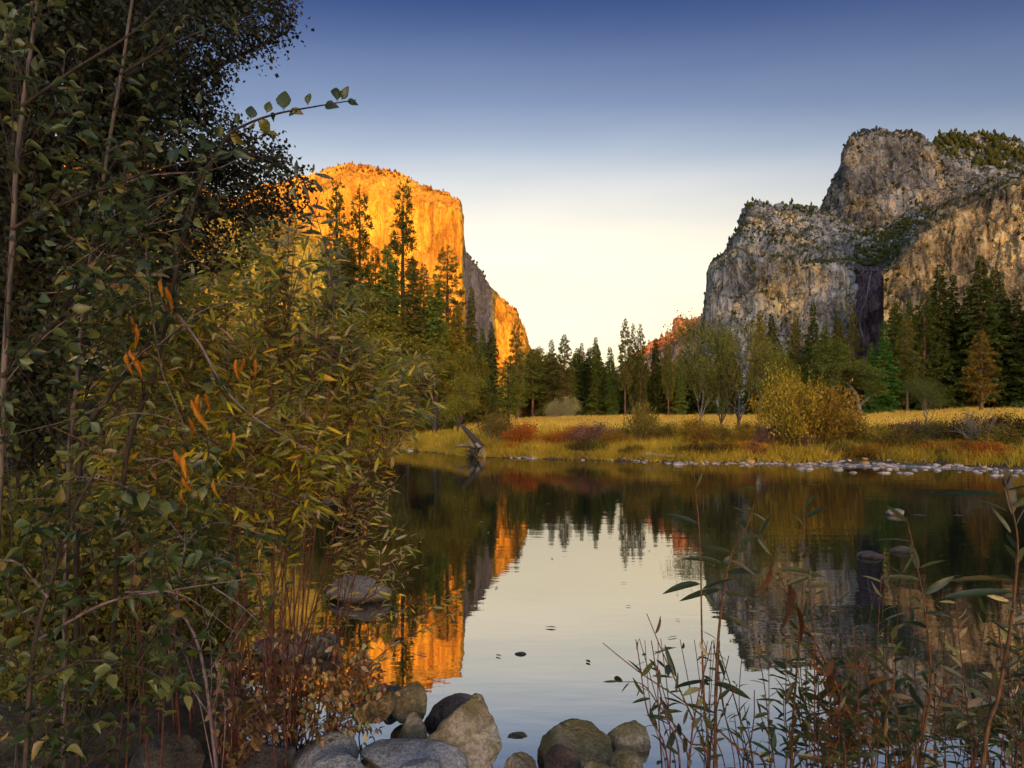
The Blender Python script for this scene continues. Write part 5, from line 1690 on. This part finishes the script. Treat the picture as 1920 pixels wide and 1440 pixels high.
WM = ['willow', 'willow', 'willow', 'willow_pale']
willow('yellow green willow spreading its outermost branch far right over the water', 545, 4.2, [(838, 650, 4.0), (820, 735, 3.9), (800, 690, 4.3), (750, 640, 4.2), (720, 790, 4.0), (780, 800, 4.0)],
       [(640, 640), (790, 640), (838, 680), (812, 780), (730, 850), (620, 840), (600, 740)], 125, (3.8, 4.5), WM)
willow('upright willow whose thin top stands before the orange cliff', 500, 3.9, [(600, 345, 3.9), (560, 420, 3.8), (640, 470, 4.1), (540, 360, 4.0), (620, 540, 3.8), (690, 590, 4.0)],
       [(470, 430), (570, 390), (640, 460), (690, 560), (690, 640), (600, 680), (480, 640), (440, 520)], 95, (3.6, 4.3), ['willow', 'willow_dark', 'willow', 'willow_pale'])
b = foot(540, 4.0)
p = Plant('willow_shrub', 'single willow wand with dark pointed leaves before the crest of the orange cliff', 'shrub', b, G_WIL)
wand = p.stem([b] + WP([(610, 800), (625, 560), (600, 430), (574, 365), (556, 318)], 3.7), .005, .0010, 'twig_red', sides=5, n=30)
for (x, y, ax, ay, s_) in [(556, 332, 0, -1, 34), (588, 322, 0, -1, 18), (546, 330, -1, -.2, 30), (590, 328, 1, -.15, 30), (598, 330, 1, .1, 28), (565, 345, .6, 1, 40), (570, 340, .2, 1, 26), (585, 335, .8, .8, 36), (548, 352, .4, 1, 30), (560, 330, -.5, .9, 20), (600, 420, 1, -.3, 40),
                        (604, 440, -1, -.4, 40), (612, 470, 1, .3, 44), (618, 500, -1, .2, 42), (622, 530, 1, -.2, 44), (590, 400, -1, .2, 38), (584, 385, 1, .3, 36)]:
    p.leaf(W(x, y, 3.7), (ax, RNG.normal(0, .2), -ay), (RNG.normal(0, .4), -1, .3), s_ / FPX * 3.7, s_ / FPX * 3.7 * 1.1, 'narrow', 'willow_dark')
p.build()
willow('dense golden willow in the middle of the thicket, hung with narrow leaves', 470, 3.7, [(420, 470, 3.6), (500, 560, 3.7), (560, 650, 3.6), (600, 740, 3.6), (480, 700, 3.5), (380, 560, 3.6)],
       [(360, 480), (480, 470), (600, 620), (640, 740), (600, 860), (480, 880), (380, 760), (340, 600)], 100, (3.3, 4.0), WM)
willow('willow with a thicket of bare red stems below and drooping leaves above', 500, 4.0, [(520, 800, 3.9), (600, 780, 3.9), (640, 850, 4.0), (580, 880, 3.7), (460, 820, 3.7), (440, 760, 3.8), (400, 800, 3.6), (540, 860, 3.8), (610, 830, 4.1), (490, 830, 3.9), (420, 840, 3.8), (560, 800, 4.0)],
       [(400, 760), (620, 740), (690, 860), (650, 940), (540, 980), (420, 960)], 95, (3.4, 4.2), WM)
willow('willow whips with pale narrow leaves hanging over the dark water', 560, 4.3, [(790, 1010, 4.0), (740, 880, 4.1), (700, 900, 4.1), (720, 960, 4.0), (680, 1000, 4.0), (780, 1060, 4.0), (650, 960, 4.0)],
       [(640, 880), (760, 900), (790, 1010), (760, 1090), (650, 1080), (600, 990)], 44, (3.8, 4.3), ['willow_pale', 'willow_pale', 'willow'], 300, .075, 16)
willow('long red whip of a willow arching right, lowest over the water', 600, 4.4, [(866, 1115, 4.1), (862, 1140, 4.1), (745, 1190, 4.2)],
       [(690, 1090), (850, 1100), (860, 1140), (760, 1160), (700, 1220)], 12, (4.0, 4.3), ['willow_pale', 'willow'], 300, .072, 16)
willow('dark willow in the shade between the alder saplings', 330, 3.8, [(300, 560, 3.7), (360, 700, 3.7), (240, 700, 3.6), (300, 820, 3.6), (200, 820, 3.5), (400, 900, 3.6), (330, 960, 3.5)],
       [(150, 540), (380, 520), (440, 700), (440, 960), (250, 1010), (120, 900)], 150, (3.1, 4.2), ['willow', 'willow_dark', 'willow'])
willow('bright willow sprays between the second pale sapling and the arching violet branch', 260, 3.4, [(230, 480, 3.2), (330, 560, 3.2), (280, 680, 3.2), (390, 620, 3.2), (180, 760, 3.2), (360, 820, 3.2)],
       [(170, 440), (420, 460), (450, 640), (430, 860), (200, 900), (120, 700)], 70, (2.9, 3.6), ['willow', 'willow', 'willow_pale'])

for px, d, top, lab in [(-30, 5.0, 860, 'dark leafy undergrowth at the left border behind the saplings'), (90, 6.2, 900, 'dark leafy undergrowth between the two pale sapling stems'), (200, 5.6, 960, 'dark leafy undergrowth under the arching violet branch'),
                        (300, 6.6, 930, 'dark leafy undergrowth behind the left willow stems'), (395, 6.2, 1040, 'dark leafy undergrowth next to the pale boulder behind the red stems'), (60, 4.2, 1180, 'low dark undergrowth in the lower left corner'),
                        (230, 4.6, 1160, 'low dark undergrowth behind the leftmost dark rock')]:
    plant_tree('bush%d' % (int(px) % 4), 'shrub', px, top, d, lab, 'shrub', 'undergrowth of the near bank', random.choice(['oak_green', 'bush_green']), .95, crown_name='foliage', trunk_name='stem')

# --- low dogwood on the rocks
b = foot(560, 4.2)
p = Plant('dogwood_shrub', 'low reddish brown dogwood drooping over the grey rocks', 'shrub', b, None, 300)
trs = []
for (x, y) in [(690, 1230), (735, 1290), (640, 1200), (600, 1190), (560, 1210), (500, 1230), (450, 1260), (420, 1300), (660, 1330), (590, 1370), (520, 1380), (470, 1380), (700, 1340)]:
    e = W(x, y, random.uniform(3.9, 4.4))
    trs.append(p.stem([b + RNG.normal(0, .08, 3) * np.array([1, 1, 0]), (b + e) / 2 + np.array([0, 0, .14]), e], .005, .0015, 'twig_red', sides=5, n=18, wob=.02))
fill(p, trs, [(400, 1230), (560, 1160), (690, 1200), (745, 1290), (720, 1370), (640, 1395), (520, 1385), (400, 1400)], 270, (3.75, 4.5), 24, .05, 'small', ['dogwood', 'dogwood', 'dogwood', 'willow_pale'], 'twig_red', .8, .7, 1.0, .4, .1, .003)
p.build()
b = foot(420, 3.6)
p = Plant('dogwood_shrub', 'yellow brown leaf sprigs hanging low in front of the dark rocks', 'shrub', b, None, 300)
trs = []
for (x, y) in [(405, 1420), (500, 1400), (540, 1420), (430, 1330), (480, 1350), (400, 1250)]:
    e = W(x, y, random.uniform(3.3, 3.6))
    trs.append(p.stem([b, (b + e) / 2 + np.array([0, 0, .2]), e], .004, .0015, 'twig_red', sides=5, n=14))
fill(p, trs, [(380, 1260), (560, 1300), (560, 1400), (400, 1430)], 34, (3.3, 3.7), 18, .055, 'small', ['dogwood'], 'twig_red', .9, .5)
p.build()

# --- dark trees behind the saplings
def dark_tree(label, base_px, d, limbs, poly, n_twig, per, leaf, drange, trunk_r=.16):
    b = foot(base_px, d)
    root = empty('alder_tree', tuple(b), label, 'tree', 'dark alder trees on the near bank')
    mb, cr = MB(), MB()
    trs = []
    tr0 = catmull([b] + [W(*q) for q in limbs[0]], 30)
    mb.tube(tr0 - b, np.linspace(trunk_r, trunk_r * .35, 30), 9)
    link('trunk', mb.mesh('trunk', M['bark_dark'], True), root)
    trs.append(tr0)
    for l in limbs[1:]:
        c = catmull([W(*q) for q in l], 24)
        m2 = MB()
        m2.tube(c - b, np.linspace(trunk_r * .32, .012, 24), 6)
        link('branch', m2.mesh('branch', M['bark_dark'], True), root)
        trs.append(c)
    allp = np.concatenate(trs)
    tb = MB()
    P, A = [], []
    for k in range(n_twig):
        x, y = pick(poly)
        e = W(x, y, random.uniform(*drange))
        i = int((np.linalg.norm(allp - e, axis=1) + RNG.random(len(allp)) * .8).argmin())
        s = allp[i]
        L = np.linalg.norm(e - s)
        if L > 2.2:
            s = e + (s - e) * 2.2 / L
            L = 2.2
        c = catmull([s, (s + e) / 2 + RNG.normal(0, .10 * L, 3) + np.array([0, 0, .08 * L]), e], 8)
        tb.tube(c - b, np.linspace(.012, .003, 8), 3, False)
        m = max(5, int(per * (L + .3)))
        t = RNG.random(m) ** .7 * 7
        ii_ = np.minimum(t.astype(int), 6)
        q = c[ii_] + (c[ii_ + 1] - c[ii_]) * (t - ii_)[:, None]
        P.append(q + RNG.normal(0, .11, (m, 3)))
        A.append(np.tile(nrm(e - s), (m, 1)) * .4 + RNG.normal(0, .6, (m, 3)))
    P, A = np.concatenate(P), np.concatenate(A)
    cr.inst(QUAD_V * np.array([1, 1.5, 1]), QUAD_T, P - b, A, RNG.normal(0, .8, (len(P), 3)) + np.array([0, -.2, .6]), leaf * RNG.uniform(.6, 1.3, len(P)))
    link('twigs', tb.mesh('twigs', M['bark_dark']), root)
    link('crown', cr.mesh('crown', M['tree_small']), root)


dark_tree('dark alder tree behind the saplings, fine leaves against the sky', 150, 11.0,
          [[(170, 700, 11), (180, 400, 11), (190, 100, 11), (230, -120, 11)], [(185, 300, 11), (300, 200, 10.5), (420, 120, 10), (540, 60, 9.8)], [(185, 420, 11), (330, 330, 10.5), (460, 290, 10), (590, 345, 9.8)],
           [(180, 520, 11), (300, 450, 10.5), (430, 400, 10), (560, 400, 10)], [(190, 200, 11), (300, 60, 10.5), (420, -20, 10)], [(178, 450, 11), (80, 300, 11), (0, 200, 11), (-100, 100, 11)], [(178, 500, 11), (320, 520, 10.5), (450, 500, 10)]],
          [(-60, -60), (540, -60), (552, 70), (500, 110), (430, 150), (420, 215), (455, 260), (520, 290), (590, 345), (560, 420), (480, 480), (380, 560), (200, 640), (-60, 640)], 1900, 30, .062, (9.2, 12.5))
dark_tree('dense black alder tree filling the upper left corner', 20, 8.0,
          [[(30, 900, 8), (25, 500, 8), (40, 100, 8), (60, -120, 8)], [(28, 400, 8), (120, 250, 8), (230, 150, 8)], [(26, 600, 8), (100, 520, 8), (220, 450, 8)], [(30, 300, 8), (-60, 200, 8), (-150, 120, 8)]],
          [(-80, -60), (330, -60), (350, 120), (330, 300), (260, 520), (200, 800), (-80, 960)], 1300, 26, .065, (7.2, 9.5))

for key, x, y, h, wd in [('oak1', -5.6, -1.6, 11, 1.0), ('oak3', -8.0, -6.0, 14, 1.1), ('oak0', 4.3, -4.4, 10, 1.0), ('oak3', 7.0, -5.5, 11, 1.1)]:  # oaks out of view behind the camera, added to shade the foreground
    H, mt, mc = PROTO[key]
    root = empty('oak_tree', (x, y, gz(x, y) - .1), 'unseen oak added behind the camera to shade the foreground', 'tree', 'unseen oaks added for shade')
    root.scale = (h / H * wd, h / H * wd, h / H)
    for nm, me, mm in (('trunk', mt, 'bark_dark'), ('crown', mc, 'oak_green')):
        o = link(nm, me, root)
        o.material_slots[0].link = 'OBJECT'
        o.material_slots[0].material = M[mm]

fl = random.Random(4)
for k in range(46):
    px, py = fl.choice([(fl.uniform(700, 1330), fl.uniform(885, 1000)), (fl.uniform(760, 1300), fl.uniform(900, 1260))])
    d = CZ * FPX / (py - HZ)
    o = link('floating_leaf', leaf_me('broad' if k % 2 else 'narrow', 0, fl.choice(['willow', 'brown_leaf', 'willow_pale'])), None, ((px - 960) / FPX * d, d, .012))
    sc_ = fl.uniform(.06, .14)
    o.scale = (sc_, sc_, sc_ * .12)
    o.rotation_euler = (0, 0, fl.uniform(0, 6.28))
    tagp(o, 'fallen leaf floating on the calm open water', 'leaf', 'fallen leaves on the water')

# ------------------------------------------------------------------ willow shoots on the right
G_SH = 'willow shoots in the right foreground'


def shoot(label, pts, d, leaves, r0=.0045, mat='willow_dark', extra=0, size=.085, twig='twig_brown', group=G_SH, dead=(), kind='narrow'):
    pl_pts = [W(x, y, d) for x, y in pts]
    last = pl_pts[0]
    b = np.array([last[0] + random.uniform(-.05, .05), last[1] + .05, min(last[2], gz(last[0], last[1])) - .02])
    b[2] = gz(b[0], b[1]) - .05 if gz(b[0], b[1]) < last[2] else last[2] - .1
    p = Plant('willow_shoot', label, 'shoot', b, group, 300)
    c = p.stem([b] + pl_pts, r0, .0012, twig, sides=6, n=30, wob=.006)
    for (x, y, ax, ay, s) in leaves:
        s = s / FPX * d
        p.leaf(W(x, y, d + random.uniform(-.02, .02)), (ax, random.gauss(0, .25), -ay), (random.gauss(0, .35), -.55, .8), s, s * random.uniform(.65, 1.0), kind, mat)
    for (x, y, ax, ay, s) in dead:
        s = s * .72 / FPX * d
        p.leaf(W(x, y, d), (ax, random.gauss(0, .2), -ay), (random.gauss(0, .6), -.8, .1), s, s * .13, 'curl', 'brown_leaf')
    if extra:
        p.leaves_along(c, .35, 1.0, extra, size, 'narrow', [mat], .15, .8, 1.15, .6)
    p.build()


shoot('straight thin shoot with a single pale leaf at its tip, left of the tall ones', [(1328, 1450), (1320, 1320), (1314, 1170), (1311, 1010), (1304, 882)], 2.0,
      [(1306, 915, .15, -.6, 30), (1316, 1105, 1, -.5, 62), (1313, 1095, -1, -.1, 75), (1316, 1110, .6, .6, 40), (1312, 985, -1, -.4, 70)])
shoot('leafy shoot with large glossy leaves and a fresh green tip', [(1338, 1450), (1340, 1290), (1346, 1170), (1356, 1100), (1372, 1035), (1400, 985), (1424, 905)], 2.0,
      [(1422, 930, 0, -1, 44), (1420, 918, -1, -.3, 32), (1424, 910, .9, -.2, 22), (1410, 962, 1, .5, 42), (1404, 965, -.8, -.6, 34), (1380, 1020, 1, -.35, 70), (1370, 1035, -1, -.25, 60), (1362, 1075, 1, -.1, 90),
       (1358, 1060, -1, -.3, 80), (1352, 1110, 1, .15, 105), (1346, 1150, .8, .3, 60), (1345, 1160, 1, .2, 90), (1366, 1050, .9, .4, 60), (1342, 1230, .5, .9, 55), (1340, 1280, 1, .3, 80), (1352, 1105, -1, .15, 80)], .0055, 'willow_dark', 6)
shoot('straight reddish shoot with one twisted leaf high on each side', [(1485, 1450), (1496, 1260), (1506, 1130), (1508, 1010), (1509, 918)], 2.1,
      [(1506, 985, -.6, -.9, 34), (1508, 972, 1, -.6, 48), (1506, 1100, 1, -.15, 60)], .005, 'willow_dark', 4)
shoot('shoot hung with long curled dead brown leaves', [(1640, 1460), (1590, 1330), (1535, 1210), (1490, 1135), (1450, 1050), (1425, 1000)], 1.9,
      [(1445, 1040, -.5, -.7, 50), (1470, 1100, .9, -.4, 60), (1425, 1002, .2, -.8, 40), (1460, 1070, 1, -.1, 90)], .005, 'willow_dark', 6,
      dead=[(1445, 1055, -.05, 1, 110), (1475, 1085, .1, 1, 130), (1490, 1130, .3, 1, 120), (1555, 1240, .1, 1, 150), (1572, 1275, .3, 1, 140)])
shoot('tall shoot with a bare tip rising right of the stones awash', [(1728, 1450), (1746, 1300), (1738, 1170), (1722, 1065), (1700, 970)], 1.9,
      [(1724, 1065, .9, -.5, 50), (1728, 1090, -1, -.2, 70), (1735, 1150, 1, .05, 80), (1716, 1040, -.6, .5, 44)], .005, 'willow_dark', 10)
shoot('tall dark shoot with big leaves at the right border', [(1836, 1460), (1870, 1300), (1900, 1130), (1906, 1010), (1888, 905)], 1.5,
      [(1898, 965, .0, -1, 90), (1880, 930, -1, -.15, 115), (1890, 960, -1, -.6, 60), (1896, 1000, -.6, -1.0, 60), (1905, 1090, -1, -.1, 110), (1900, 1110, -1, .05, 120), (1904, 1060, .6, -.6, 60), (1885, 920, .5, -.2, 60)], .006, 'willow_dark', 10)
shoot('leaning bare shoot reaching furthest left over the calm water', [(1440, 1470), (1380, 1400), (1300, 1330), (1200, 1262), (1132, 1206)], 2.1,
      [(1215, 1262, .1, -1, 32), (1205, 1255, -.6, .2, 12), (1222, 1268, 1, -.1, 40), (1268, 1300, .1, -1, 40), (1290, 1330, -.3, .8, 30)], .005, 'willow_dark', 2)
shoot('leaning shoot with a knobbed bare tip just right of the furthest left one', [(1345, 1460), (1318, 1390), (1282, 1310), (1248, 1235), (1212, 1150)], 2.1,
      [(1268, 1270, -.35, -1, 62), (1264, 1290, .9, -.55, 75), (1285, 1320, 1, .1, 60), (1240, 1225, -.9, -.3, 14)], .0045, 'willow_dark', 4)
shoot('short shoot with small drooping leaves at the left edge of the thicket', [(1330, 1450), (1290, 1390), (1240, 1330), (1205, 1285), (1160, 1278)], 2.1,
      [(1180, 1280, -.6, .6, 24), (1160, 1278, -1, .05, 30), (1200, 1290, -.3, 1, 20), (1220, 1310, -1, .1, 36), (1250, 1350, -1, -.4, 40)], .004, 'willow_dark', 6)
N_SH = 130
rs = random.Random(5)
for k in range(N_SH):
    x0 = rs.uniform(1230, 1960) if k % 4 else rs.uniform(1480, 1980)
    y1 = rs.choice([rs.uniform(1060, 1200), rs.uniform(1160, 1330), rs.uniform(1230, 1360)])
    if x0 < 1420:
        y1 = max(y1, 1200)
    d = rs.uniform(1.75, 2.7)
    x1 = x0 + rs.uniform(-70, 60)
    xm = (x0 + x1) / 2 + rs.uniform(-14, 14)
    lm, tw = rs.choice(['willow_dark'] * 8 + ['willow_pale', 'brown_leaf']), rs.choice(['twig_brown', 'twig_red', 'bark_dark'])
    shoot(near_label(x1, MK_SHOOT, '%s willow shoot with %s stem,' % ({'willow_dark': 'dark', 'willow_pale': 'pale', 'brown_leaf': 'brown'}[lm], {'twig_brown': 'brown', 'twig_red': 'red', 'bark_dark': 'blackish'}[tw])), [(x0, 1470), (xm, (1470 + y1) / 2), (x1, y1)], d, [], rs.uniform(.0018, .0036), lm,
          rs.randint(3, 9) if x0 < 1420 else rs.randint(9, 22), rs.uniform(.04, .075), tw, 'short shoots of the thicket at the lower right')
